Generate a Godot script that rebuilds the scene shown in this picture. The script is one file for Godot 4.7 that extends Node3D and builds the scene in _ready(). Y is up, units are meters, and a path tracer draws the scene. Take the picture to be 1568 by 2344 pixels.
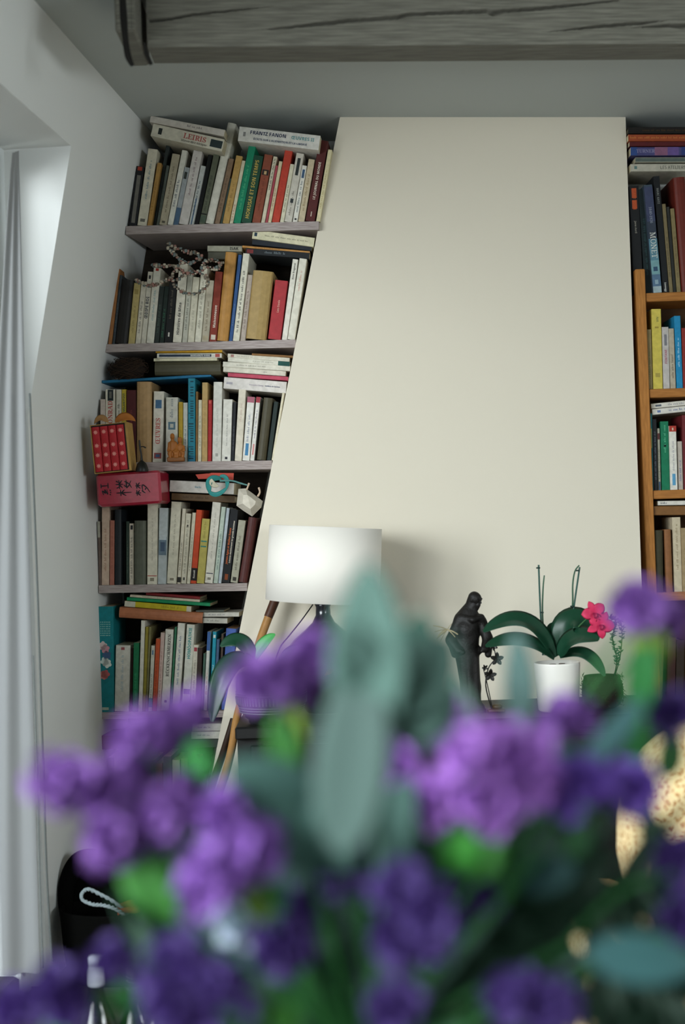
extends Node3D

const FOCAL := 3256.0            # focal length in pixels of the 1568 x 2344 frame (50 mm on film)
const EYE := Vector3(0, 1.05, 0)
var look := Basis()
var used := {}
var paints := {}
var rng := RandomNumberGenerator.new()
var row := Transform3D()         # frame of the shelf being filled: x along the board, y up, z to the room
var row_from := Vector2()
var row_to := Vector2()
var row_name := ""
var row_group := ""
var row_lean := 0.0
var row_count := 0
var row_end := "left wall"
var tex := {}
var ceiling_y := 2.14
var crop_at := Vector2()
var crop_by := 1.0

# ---------------------------------------------------------------- placing
func ray(u: float, v: float) -> Vector3:
	return look * Vector3((u - 784.0) / FOCAL, -(v - 1172.0) / FOCAL, -1.0)

func P(u: float, v: float, depth: float) -> Vector3:
	var r := ray(u, v)
	return EYE + r * (depth / -r.z)

func on_plane(u: float, v: float, at: Vector3, n: Vector3) -> Vector3:
	var r := ray(u, v)
	return EYE + r * ((at - EYE).dot(n) / r.dot(n))

func at_height(u: float, v: float, y: float) -> Vector3:
	var r := ray(u, v)
	return EYE + r * ((y - EYE.y) / r.y)

# ---------------------------------------------------------------- naming
func numbered(called: String) -> String:
	var n: int = used.get(called, 0)
	used[called] = n + 1
	return called if n == 0 else "%s_%03d" % [called, n]

func tag(o: Node3D, label: String, category: String, group := "") -> void:
	o.set_meta("label", label)
	o.set_meta("category", category)
	if group != "":
		o.set_meta("group", group)

func thing(called: String, label: String, category: String, at := Vector3.ZERO, group := "") -> Node3D:
	var o := Node3D.new()
	o.name = numbered(called)
	o.position = at
	add_child(o)
	tag(o, label, category, group)
	return o

func part(parent: Node3D, called: String, st: SurfaceTool, m: Material) -> MeshInstance3D:
	var o := MeshInstance3D.new()
	o.name = called
	st.generate_normals()
	o.mesh = st.commit()
	o.material_override = null
	o.mesh.surface_set_material(0, m)
	parent.add_child(o, true)
	return o

func struct(called: String, st: SurfaceTool, m: Material, label: String) -> MeshInstance3D:
	var o := part(self, called, st, m)
	o.set_meta("kind", "structure")
	o.set_meta("label", label)
	return o

# ---------------------------------------------------------------- materials
func noise_tex(key: String, freq: float, lo: Color, hi: Color, size := 512, octaves := 4, bump := false, kind := FastNoiseLite.TYPE_SIMPLEX_SMOOTH) -> Texture2D:
	if tex.has(key):
		return tex[key]
	var n := FastNoiseLite.new()
	n.seed = 7 + tex.size()
	n.noise_type = kind
	n.frequency = freq
	n.fractal_octaves = octaves
	var t := NoiseTexture2D.new()
	t.width = size
	t.height = size
	t.seamless = true
	t.noise = n
	if bump:
		t.as_normal_map = true
		t.bump_strength = 2.0
	else:
		var g := Gradient.new()
		g.set_color(0, lo)
		g.set_color(1, hi)
		t.color_ramp = g
	tex[key] = t
	return t

func wear() -> Texture2D:
	return noise_tex("wear", 0.02, Color(0.88, 0.88, 0.87), Color(1, 1, 1), 512, 5)

func glow(hex: String, most: float) -> Color:   # what a thin leaf or petal lets through, in its own colour
	var c := Color(hex)
	return c * (most / maxf(c.r, maxf(c.g, c.b)))

func paint(hex: String, rough := 0.75, worn := true, extra := "") -> StandardMaterial3D:
	var key := hex + str(rough) + str(worn) + extra
	if paints.has(key):
		return paints[key]
	var m := StandardMaterial3D.new()
	m.resource_name = "paint"
	m.albedo_color = Color(hex)
	m.roughness = rough
	m.metallic_specular = 0.4
	if worn:
		m.albedo_texture = wear()
		m.uv1_triplanar = true
		m.uv1_scale = Vector3(5, 5, 5)
	if extra == "leaf":
		m.backlight_enabled = true
		m.backlight = glow(hex, 0.38)
	if extra == "petal":
		m.backlight_enabled = true
		m.backlight = glow(hex, 0.42)
	if extra == "felt":
		m.metallic_specular = 0.12
	if extra == "carved":
		m.normal_enabled = true
		m.normal_texture = noise_tex("carved_bump", 0.035, Color.BLACK, Color.WHITE, 512, 4, true)
		m.normal_scale = 1.6
		m.uv1_scale = Vector3(9, 9, 9)
	if extra == "metal":
		m.metallic = 0.8
	if extra == "coat":
		m.clearcoat_enabled = true
		m.clearcoat = 0.6
		m.clearcoat_roughness = 0.15
	paints[key] = m
	return m

# wood whose grain runs along the texture's u: the noise is squeezed across it
func wood(key: String, dark: String, light: String, scale: Vector3, rough := 0.7, freq := 0.02) -> StandardMaterial3D:
	if paints.has(key):
		return paints[key]
	var m := StandardMaterial3D.new()
	m.resource_name = key
	m.albedo_texture = noise_tex(key, freq, Color(dark), Color(light), 512, 5)
	m.uv1_triplanar = true
	m.uv1_scale = scale
	m.roughness = rough
	m.metallic_specular = 0.35
	paints[key] = m
	return m

# ---------------------------------------------------------------- shapes
func shape() -> SurfaceTool:
	var st := SurfaceTool.new()
	st.begin(Mesh.PRIMITIVE_TRIANGLES)
	st.set_smooth_group(0)
	return st

func flat(st: SurfaceTool) -> SurfaceTool:
	st.set_smooth_group(-1)
	return st

# a, b, c run anticlockwise seen from outside
func tri(st: SurfaceTool, a: Vector3, b: Vector3, c: Vector3) -> void:
	st.add_vertex(a)
	st.add_vertex(c)
	st.add_vertex(b)

func quad(st: SurfaceTool, a: Vector3, b: Vector3, c: Vector3, d: Vector3) -> void:
	tri(st, a, b, c)
	tri(st, a, c, d)

func hexa(st: SurfaceTool, lo: Array, hi: Array) -> void:   # two quads, each anticlockwise seen from above (+y to the eye)
	quad(st, hi[0], hi[1], hi[2], hi[3])
	quad(st, lo[3], lo[2], lo[1], lo[0])
	for i in 4:
		var j := (i + 1) % 4
		quad(st, lo[i], lo[j], hi[j], hi[i])

func box(st: SurfaceTool, lo: Vector3, hi: Vector3, c := 0.0) -> void:
	flat(st)
	if c <= 0.0:
		hexa(st, [Vector3(lo.x, lo.y, hi.z), Vector3(hi.x, lo.y, hi.z), Vector3(hi.x, lo.y, lo.z), Vector3(lo.x, lo.y, lo.z)],
			[Vector3(lo.x, hi.y, hi.z), Vector3(hi.x, hi.y, hi.z), Vector3(hi.x, hi.y, lo.z), Vector3(lo.x, hi.y, lo.z)])
		return
	var rings := []
	for k in [[c, lo.y], [0.0, lo.y + c], [0.0, hi.y - c], [c, hi.y]]:
		var i: float = k[0]
		var y: float = k[1]
		var a := lo + Vector3(i, 0, i)
		var b := hi - Vector3(i, 0, i)
		rings.append([Vector3(a.x + c, y, b.z), Vector3(b.x - c, y, b.z), Vector3(b.x, y, b.z - c), Vector3(b.x, y, a.z + c), Vector3(b.x - c, y, a.z), Vector3(a.x + c, y, a.z), Vector3(a.x, y, a.z + c), Vector3(a.x, y, b.z - c)])
	for r in 3:
		for i in 8:
			var j := (i + 1) % 8
			quad(st, rings[r][i], rings[r][j], rings[r + 1][j], rings[r + 1][i])
	for i in range(1, 7):
		tri(st, rings[3][0], rings[3][i], rings[3][i + 1])
		tri(st, rings[0][0], rings[0][i + 1], rings[0][i])

func rings(st: SurfaceTool, loops: Array, cap_a := true, cap_b := true) -> void:   # loops of equal length joined in turn; smooth
	st.set_smooth_group(0)
	var n: int = loops[0].size()
	for r in loops.size() - 1:
		for i in n:
			var j := (i + 1) % n
			quad(st, loops[r][i], loops[r][j], loops[r + 1][j], loops[r + 1][i])
	flat(st)
	for k in 2:
		if not [cap_a, cap_b][k]:
			continue
		var loop: Array = loops[0] if k == 0 else loops[-1]
		var mid := Vector3.ZERO
		for p in loop:
			mid += p / n
		for i in n:
			var j := (i + 1) % n
			if k == 0:
				tri(st, mid, loop[j], loop[i])
			else:
				tri(st, mid, loop[i], loop[j])

func lathe(st: SurfaceTool, prof: Array, segs := 32, at := Vector3.ZERO, sx := 1.0, sz := 1.0, cap_a := true, cap_b := true) -> void:   # prof: Vector2(radius, height) from the foot up
	var loops := []
	for p in prof:
		var l := []
		for i in segs:
			var a := TAU * i / segs
			l.append(at + Vector3(cos(a) * p.x * sx, p.y, -sin(a) * p.x * sz))
		loops.append(l)
	rings(st, loops, cap_a, cap_b)

func tube(st: SurfaceTool, path: Array, radii: Array, sides := 8, smooth_path := 0) -> void:
	var pts := path
	if smooth_path > 0:
		pts = soft(path, smooth_path)
	var loops := []
	var up := Vector3(0.13, 0.2, 0.97)
	for i in pts.size():
		var t: Vector3 = (pts[mini(i + 1, pts.size() - 1)] - pts[maxi(i - 1, 0)]).normalized()
		var s := t.cross(up).normalized()
		if s.length() < 0.5:
			s = t.cross(Vector3(1, 0, 0)).normalized()
		var w := s.cross(t).normalized()
		up = w
		var f := float(i) / maxf(pts.size() - 1, 1) * (radii.size() - 1)
		var k := mini(int(f), radii.size() - 2) if radii.size() > 1 else 0
		var r: float = lerpf(radii[k], radii[k + 1], f - k) if radii.size() > 1 else radii[0]
		var l := []
		for j in sides:
			var a := TAU * j / sides
			l.append(pts[i] + (s * cos(a) + w * sin(a)) * r)
		loops.append(l)
	# loops run so that the outside is out
	for l in loops:
		l.reverse()
	rings(st, loops)

func soft(path: Array, n: int) -> Array:   # Catmull-Rom through the points
	var out := []
	for i in path.size() - 1:
		var a: Vector3 = path[maxi(i - 1, 0)]
		var b: Vector3 = path[i]
		var c: Vector3 = path[i + 1]
		var d: Vector3 = path[mini(i + 2, path.size() - 1)]
		for k in n:
			out.append(b.cubic_interpolate(c, a, d, float(k) / n))
	out.append(path[-1])
	return out

func ball(st: SurfaceTool, c: Vector3, r: float, squash := Vector3.ONE, segs := 12) -> void:
	var loops := []
	var n := maxi(4, segs / 2)
	for k in range(1, n):
		var a := -PI / 2 + PI * k / n
		var l := []
		for i in segs:
			var b := TAU * i / segs
			l.append(c + Vector3(cos(a) * cos(b), sin(a), -cos(a) * sin(b)) * r * squash)
		loops.append(l)
	rings(st, loops)

# a leaf or petal: a thin lens along a bent mid-line; wide is its full width
func leaf(st: SurfaceTool, base: Vector3, ctrl: Vector3, tip: Vector3, wide: float, face: Vector3, fold := 0.15, thick := 0.0006, widest := 0.8, blunt := 0.7, n := 12, m := 3) -> void:
	st.set_smooth_group(0)
	var sheets := [[], []]
	for i in n + 1:
		var t := float(i) / n
		var c := base.lerp(ctrl, t).lerp(ctrl.lerp(tip, t), t)
		var tan := (base.lerp(ctrl, t) - ctrl.lerp(tip, t)).normalized() * -1.0
		var side := tan.cross(face).normalized()
		var up := side.cross(tan).normalized()
		var w := wide * 0.5 * pow(maxf(sin(PI * pow(clampf(t, 0.012, 0.992), widest)), 0.0), blunt)
		for s in 2:
			var line := []
			for j in range(-m, m + 1):
				var x := float(j) / m
				line.append(c + side * w * x + up * (absf(x) * fold * w + (thick * (1.0 - x * x) * (1.0 if s == 0 else -1.0))))
			sheets[s].append(line)
	for s in 2:
		var g: Array = sheets[s]
		for i in n:
			for j in 2 * m:
				if s == 0:
					quad(st, g[i][j], g[i][j + 1], g[i + 1][j + 1], g[i + 1][j])
				else:
					quad(st, g[i][j], g[i + 1][j], g[i + 1][j + 1], g[i][j + 1])

# smooth union of tapered capsules, meshed as surface nets
func nets(st: SurfaceTool, bones: Array, k: float, cell: float) -> void:
	st.set_smooth_group(0)
	var lo := Vector3(1e9, 1e9, 1e9)
	var hi := -lo
	for b in bones:
		var r: float = maxf(b[2], b[3]) + cell * 3.0
		for e in [b[0], b[1]]:
			lo = lo.min(e - Vector3(r, r, r))
			hi = hi.max(e + Vector3(r, r, r))
	var n := Vector3i(((hi - lo) / cell).ceil()) + Vector3i.ONE
	var f := PackedFloat32Array()
	f.resize(n.x * n.y * n.z)
	var at := 0
	for z in n.z:
		for y in n.y:
			for x in n.x:
				var p := lo + Vector3(x, y, z) * cell
				var d := 1e9
				for b in bones:
					var ab: Vector3 = b[1] - b[0]
					var ap: Vector3 = p - b[0]
					var t := clampf(ap.dot(ab) / maxf(ab.length_squared(), 1e-9), 0.0, 1.0)
					var e: float = (ap - ab * t).length() - lerpf(b[2], b[3], t)
					var h := maxf(k - absf(d - e), 0.0) / k
					d = minf(d, e) - h * h * k * 0.25
				f[at] = d
				at += 1
	var sy := n.x
	var sz := n.x * n.y
	var where := {}
	for z in n.z - 1:
		for y in n.y - 1:
			for x in n.x - 1:
				var i := x + y * sy + z * sz
				var sum := Vector3.ZERO
				var hits := 0
				for e in 12:
					var ax := e / 4
					var o1 := e % 2
					var o2 := (e / 2) % 2
					var a := Vector3i.ZERO
					a[(ax + 1) % 3] = o1
					a[(ax + 2) % 3] = o2
					var b := a
					b[ax] = 1
					var fa := f[i + a.x + a.y * sy + a.z * sz]
					var fb := f[i + b.x + b.y * sy + b.z * sz]
					if (fa < 0.0) != (fb < 0.0):
						sum += Vector3(a).lerp(Vector3(b), fa / (fa - fb))
						hits += 1
				if hits:
					where[i] = lo + (Vector3(x, y, z) + sum / hits) * cell
	var steps := [1, sy, sz]
	for i in where:
		for ax in 3:
			var j: int = i + steps[ax]
			if (f[i] < 0.0) == (f[j] < 0.0):
				continue
			var d1: int = steps[(ax + 1) % 3]
			var d2: int = steps[(ax + 2) % 3]
			if not (where.has(i - d1) and where.has(i - d2) and where.has(i - d1 - d2)):
				continue
			if f[i] < 0.0:
				quad(st, where[i], where[i - d1], where[i - d1 - d2], where[i - d2])
			else:
				quad(st, where[i], where[i - d2], where[i - d1 - d2], where[i - d1])

func words_mesh(text: String, high: float, longest: float, m: Material, serif := false, bold := true) -> MeshInstance3D:
	var t := TextMesh.new()
	t.text = text
	var f := SystemFont.new()
	f.font_names = PackedStringArray(["Droid Serif" if serif else "Droid Sans"])
	f.font_weight = 700 if bold else 400
	t.font = f
	t.font_size = 32
	t.depth = 0.0
	t.curve_step = 1.5
	t.pixel_size = high / (0.72 * 32.0)
	var wide := t.get_aabb().size.x
	if wide > longest:
		t.pixel_size *= longest / wide
	t.material = m
	var o := MeshInstance3D.new()
	o.name = "title"
	o.mesh = t
	return o

func view_from(x: float, y: float, by: float) -> void:   # pixels counted in an enlarged detail of the photograph
	crop_at = Vector2(x, y)
	crop_by = by

# ---------------------------------------------------------------- books
func board_shape(o: Transform3D, length: float, thick: float, deep: float, skew := 0.0) -> SurfaceTool:
	var st := flat(shape())
	var c := 0.0015
	var lo := []
	var hi := []
	for p in [Vector3(0, 0, 0), Vector3(length, 0, 0), Vector3(length, 0, -deep), Vector3(skew * deep, 0, -deep)]:
		hi.append(o * p)
		lo.append(o * (p - Vector3(0, thick, 0)))
	hexa(st, lo, hi)
	return st

func begin_row(u0: float, v0: float, u1: float, v1: float, at: Vector3, n: Vector3, called: String, lean: float, group: String, end := "left wall") -> void:
	var a := on_plane(u0, v0, at, n)
	var b := on_plane(u1, v1, at, n)
	var x := (b - a).normalized()
	row = Transform3D(Basis(x, n.cross(x).normalized(), n), a)
	row_from = Vector2(u0, v0)
	row_to = Vector2(u1, v1)
	row_name = called
	row_lean = lean
	row_count = 0
	row_group = group
	row_end = end

func local(u: float, v: float, back := 0.0) -> Vector2:
	var p := row.affine_inverse() * on_plane(u, v, row * Vector3(0, 0, -back), row.basis.z)
	return Vector2(p.x, p.y)

func floor_v(u: float) -> float:
	return lerpf(row_from.y, row_to.y, (u - row_from.x) / (row_to.x - row_from.x))

func book_parts(o: Node3D, w: float, h: float, d: float, hex: String, rounded: bool, hard: bool, pages := "#cfc3a4") -> void:
	var t := 0.0022 if hard else 0.0007
	t = minf(t, w * 0.2)
	var c := minf(0.0012, w * 0.2)
	var plan := [Vector2(0, -d), Vector2(0, -c)]
	if rounded:
		for k in range(0, 7):
			var a := PI * (1.0 - k / 6.0)
			plan.append(Vector2(w * 0.5 + cos(a) * w * 0.5, -c + sin(a) * minf(w * 0.22, 0.008)))
	else:
		plan.append(Vector2(c, 0))
		plan.append(Vector2(w - c, 0))
	plan.append(Vector2(w, -c))
	plan.append(Vector2(w, -d))
	var inner := []
	for p in plan:
		inner.append(Vector2(clampf(p.x, t, w - t), p.y - t if p.y > -d + 0.001 else p.y))
	var st := flat(shape())
	for i in plan.size() - 1:
		var a: Vector2 = plan[i]
		var b: Vector2 = plan[i + 1]
		var e: Vector2 = inner[i]
		var g: Vector2 = inner[i + 1]
		quad(st, Vector3(a.x, 0, a.y), Vector3(b.x, 0, b.y), Vector3(b.x, h, b.y), Vector3(a.x, h, a.y))
		quad(st, Vector3(g.x, 0, g.y), Vector3(e.x, 0, e.y), Vector3(e.x, h, e.y), Vector3(g.x, h, g.y))
		quad(st, Vector3(a.x, h, a.y), Vector3(b.x, h, b.y), Vector3(g.x, h, g.y), Vector3(e.x, h, e.y))
		quad(st, Vector3(a.x, 0, a.y), Vector3(e.x, 0, e.y), Vector3(g.x, 0, g.y), Vector3(b.x, 0, b.y))
	var tint := Color(hex)
	if tint.get_luminance() > 0.42 and tint.s < 0.36:
		tint = tint.lerp(Color(0.98, 0.96, 0.9), 0.34)
	part(o, "cover", st, paint("#" + tint.to_html(false), 0.55 if hard else 0.65))
	var inset := 0.003 if hard else 0.0004
	var sp := shape()
	box(sp, Vector3(t, inset, -d + (0.004 if hard else 0.0006)), Vector3(w - t, h - inset, -t - c))
	part(o, "page_block", sp, paint(pages, 0.9))

# worn, unreadable print along a spine: rows of small bars the size of letters
func print_marks(o: Node3D, w: float, h: float, hex: String, from := 0.2, to := 0.8, high := 0.0) -> void:
	var st := flat(shape())
	var lh := high if high > 0.0 else minf(w * 0.4, 0.0058)
	var y := h * from
	var z := 0.0002
	var n := 0
	while y < h * to and n < 44:
		for k in rng.randi_range(3, 8):
			var ww := lh * rng.randf_range(0.16, 0.3)
			var hh := lh * (1.0 if rng.randf() < 0.35 else 0.66)
			var x1 := w * 0.5 + lh * 0.4
			quad(st, Vector3(x1 - hh, y, z), Vector3(x1, y, z), Vector3(x1, y + ww, z), Vector3(x1 - hh, y + ww, z))
			y += ww + lh * rng.randf_range(0.2, 0.34)
			n += 1
			if y > h * to:
				break
		y += lh * 0.7
	if n:
		part(o, "title", st, paint(hex, 0.7, false))

func spine_band(o: Node3D, w: float, h: float, from: float, to: float, hex: String, side := 0.06, rise := 0.0) -> void:   # a label or printed band on a spine, a hair proud of it
	var st := shape()
	box(st, Vector3(w * side, h * from, -0.0005), Vector3(w * (1.0 - side), h * to, 0.0002 + rise))
	part(o, "spine_label", st, paint(hex, 0.7))

func ordinal(n: int) -> String:
	return ["first", "second", "third", "fourth", "fifth", "sixth", "seventh", "eighth", "ninth", "tenth", "eleventh", "twelfth", "thirteenth", "fourteenth", "fifteenth", "sixteenth", "seventeenth", "eighteenth", "nineteenth",
		"twentieth", "twenty-first", "twenty-second", "twenty-third", "twenty-fourth", "twenty-fifth", "twenty-sixth", "twenty-seventh", "twenty-eighth", "twenty-ninth", "thirtieth", "thirty-first"][n - 1]

func dress(o: Node3D, w: float, h: float, opt: Dictionary) -> void:
	var layer := 0.0
	for k in opt.get("bands", []):
		spine_band(o, w, h, k[0], k[1], k[2], k[3] if k.size() > 3 else 0.0, layer)
		layer += 0.00012
	if opt.has("text"):
		var words: Array = [opt.text] if opt.text is String else opt.text
		for k in words.size():
			var one = words[k]
			var text: String = one if one is String else one[0]
			var hex: String = opt.get("ink", "#2a2a2a") if one is String else one[1]
			var place: float = (opt.get("mid", 0.5) if one is String else one[2])
			var size: float = opt.get("size", 0.5) if one is String else one[3]
			var across: float = 0.5 if one is String else one[4]
			var t := words_mesh(text, w * size, h * (opt.get("long", 0.8) if one is String else one[5]), paint(hex, 0.7, false), opt.get("serif", false), opt.get("bold", true))
			var turn := -PI / 2 if opt.get("down", false) else PI / 2
			t.transform = Transform3D(Basis(Vector3(0, 0, 1), turn), Vector3(w * across, h * place, 0.0024 if opt.get("round", false) and opt.has("bands") else 0.0003 + layer + 0.0002))
			o.add_child(t, true)
	elif opt.get("ink", "#4a4640") != "":
		print_marks(o, w, h, opt.get("ink", "#4a4640"), opt.get("from", 0.18), opt.get("to", 0.55 + rng.randf() * 0.3), opt.get("high", 0.0))

# an upright book: left and right end of the foot of its spine and height of its head, in the photograph's pixels, which are turned into metres on the shelf's own plane
func b(cl: float, cr: float, ct: float, hex: String, desc: String, opt := {}) -> Node3D:
	var bl := crop_at.x + cl / crop_by
	var br := crop_at.x + cr / crop_by
	var vt := crop_at.y + ct / crop_by
	var lean: float = opt.get("lean", row_lean)
	var back: float = opt.get("back", 0.004 + rng.randf() * 0.008)
	var vb := floor_v(bl)
	var s0 := local(bl, vb, back).x
	var s1 := local(br, floor_v(br), back).x
	var top := local(bl + lean * (vb - vt), vt, back)
	var turn := atan2(top.x - s0, top.y)
	var h := Vector2(top.x - s0, top.y).length()
	var w := (s1 - s0) * cos(turn) * 0.975
	row_count += 1
	var label: String = opt.get("label", "%s, %s from the %s, %s" % [desc, ordinal(row_count), row_end, row_name])
	var o := thing("book", label, "book", Vector3.ZERO, row_group)
	var lift := w * sin(turn) if turn > 0.0 else 0.0
	o.transform = row * Transform3D(Basis(Vector3(0, 0, 1), -turn), Vector3(s0, lift + opt.get("up", 0.0), -back))
	book_parts(o, w, h, opt.get("d", clampf(h * 0.66, 0.09, 0.16)), hex, opt.get("round", false), opt.get("hard", false), opt.get("pages", "#cfc3a4"))
	dress(o, w, h, opt)
	return o

# a book lying flat with its spine to the room: the two ends of the spine's lower edge and its thickness in pixels
func lying(xl: float, yl: float, xr: float, yr: float, tall: float, hex: String, label: String, opt := {}) -> Node3D:
	var ul := crop_at.x + xl / crop_by
	var vl := crop_at.y + yl / crop_by
	var ur := crop_at.x + xr / crop_by
	var vr := crop_at.y + yr / crop_by
	var thick := tall / crop_by
	var back: float = opt.get("back", 0.01)
	var a := local(ul, vl, back)
	var c := local(ur, vr, back)
	var es := (c - a).normalized()
	var et := Vector2(-es.y, es.x)
	var th := thick * (-(row.origin.z) + back) / FOCAL * 0.985
	var o := thing(opt.get("name", "book"), label, opt.get("cat", "book"), Vector3.ZERO, opt.get("group", ""))
	var origin := a + et * th
	o.transform = row * Transform3D(Basis(Vector3(-et.x, -et.y, 0), Vector3(es.x, es.y, 0), Vector3(0, 0, 1)), Vector3(origin.x, origin.y, -back))
	book_parts(o, th, (c - a).length(), opt.get("d", 0.13), hex, opt.get("round", false), opt.get("hard", false), opt.get("pages", "#cfc3a4"))
	dress(o, th, (c - a).length(), opt)
	return o

# ---------------------------------------------------------------- the room
const KINK := 1.33
const LEAN_IN := 0.2
var wall_at := Transform3D()     # left wall: x along it towards the camera, y up, z out of the room; origin at the foot of the window's far side

func wall_piece(st: SurfaceTool, x0: float, x1: float, y0: float, y1: float) -> void:
	flat(st)
	var ys := [y0]
	if y0 < KINK and y1 > KINK:
		ys.append(KINK)
	ys.append(y1)
	var thick := 0.25
	for i in ys.size() - 1:
		var a: float = ys[i]
		var c: float = ys[i + 1]
		var za := -LEAN_IN * maxf(a - KINK, 0.0)
		var zc := -LEAN_IN * maxf(c - KINK, 0.0)
		hexa(st, [wall_at * Vector3(x0, a, thick), wall_at * Vector3(x1, a, thick), wall_at * Vector3(x1, a, za), wall_at * Vector3(x0, a, za)],
			[wall_at * Vector3(x0, c, thick), wall_at * Vector3(x1, c, thick), wall_at * Vector3(x1, c, zc), wall_at * Vector3(x0, c, zc)])

func prism(st: SurfaceTool, front: Array, back: Vector3) -> void:   # front: corners anticlockwise seen from the room
	flat(st)
	var n := front.size()
	for i in range(1, n - 1):
		tri(st, front[0], front[i], front[i + 1])
		tri(st, front[0] + back, front[i + 1] + back, front[i] + back)
	for i in n:
		var j := (i + 1) % n
		quad(st, front[j], front[i], front[i] + back, front[j] + back)

func beam_face(cracks: Array, a: Vector3, along: Vector3, length: float, high: float, n_along: int, n_up: int) -> SurfaceTool:
	# the hewn side of the beam with its drying cracks: a height field, cracks 3 to 4 mm wide and 9 mm deep
	var st := shape()
	var out := along.cross(Vector3.UP).normalized() * -1.0
	if out.z < 0.0:
		out = -out
	var wob := FastNoiseLite.new()
	wob.seed = 5
	wob.frequency = 1.0
	var g := []
	for j in n_up + 1:
		var line := []
		for i in n_along + 1:
			var x := length * i / n_along
			var y := high * j / n_up
			var d := 0.0016 * wob.get_noise_2d(x * 9.0, y * 34.0)
			for c in cracks:
				for k in c.size() - 1:
					var p: Vector3 = c[k]
					var q: Vector3 = c[k + 1]
					if x >= p.x and x < q.x:
						var t := (x - p.x) / (q.x - p.x)
						var w := lerpf(p.z, q.z, t)
						var m := lerpf(p.y, q.y, t) + 0.0012 * wob.get_noise_2d(x * 60.0, k * 3.0)
						d -= 0.02 * clampf(1.6 - absf(y - m) / maxf(w, 1e-5), 0.0, 1.0) * clampf(w / 0.0015, 0.0, 1.0)
			line.append(a + along * x + Vector3(0, y, 0) + out * d)
		g.append(line)
	for j in n_up:
		for i in n_along:
			quad(st, g[j][i], g[j][i + 1], g[j + 1][i + 1], g[j + 1][i])
	return st

func _ready() -> void:
	rng.seed = 4711
	# ------------------------------------------------ camera, sky, light, exposure
	var cam := Camera3D.new()
	cam.name = "camera"
	cam.position = EYE
	cam.rotation = Vector3(deg_to_rad(0.5), 0, -0.035)
	look = Basis.from_euler(cam.rotation)
	var film := CameraAttributesPhysical.new()
	film.frustum_focal_length = 33.333
	film.frustum_focus_distance = 3.8
	film.exposure_aperture = 1.6
	film.frustum_near = 0.05
	film.frustum_far = 60.0
	cam.attributes = film
	add_child(cam)
	cam.current = true
	var env := Environment.new()
	env.background_mode = Environment.BG_SKY
	var sky := ProceduralSkyMaterial.new()
	sky.sky_top_color = Color(0.62, 0.72, 0.82)
	sky.sky_horizon_color = Color(0.82, 0.87, 0.9)
	sky.ground_bottom_color = Color(0.35, 0.36, 0.34)
	sky.ground_horizon_color = Color(0.5, 0.52, 0.5)
	env.sky = Sky.new()
	env.sky.sky_material = sky
	env.background_energy_multiplier = 1.0
	env.tonemap_mode = Environment.TONE_MAPPER_LINEAR
	env.tonemap_exposure = 1.05
	env.sdfgi_enabled = true
	env.ssao_enabled = true
	env.ssil_enabled = true
	var world := WorldEnvironment.new()
	world.name = "surroundings"
	world.environment = env
	add_child(world)
	wall_at = Transform3D(Basis(Vector3(-0.1064, 0, 0.9943), Vector3.UP, Vector3(-0.9943, 0, -0.1064)), Vector3(-0.7264, 0, -3.32))
	var day := AreaLight3D.new()
	day.name = "daylight_in_window"
	day.area_size = Vector2(2.4, 1.6)
	day.light_energy = 42.0
	day.light_color = Color(0.95, 0.985, 1.0)
	day.shadow_enabled = true
	var from := Vector3(3.5, 1.7, 0.95)
	day.transform = wall_at * Transform3D(Basis.looking_at(Vector3(2.6, 0.85, 0.0) - from), from)
	add_child(day)

	var side := AreaLight3D.new()
	side.name = "daylight_in_side_window"
	side.area_size = Vector2(1.3, 1.1)
	side.light_energy = 14.0
	side.light_color = Color(0.95, 0.985, 1.0)
	side.shadow_enabled = true
	side.position = Vector3(2.62, 1.7, -0.55)
	side.basis = Basis.looking_at(Vector3(0.0, 1.2, -1.6) - side.position)
	add_child(side)

	# ------------------------------------------------ the setting
	room()
	beam()
	curtain_and_window()
	left_alcove()
	right_bookcase()
	cabinet_and_lamp()
	plants_on_cabinet()
	statue_and_ornaments()
	armchair()
	low_corner()
	bouquet()

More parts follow.
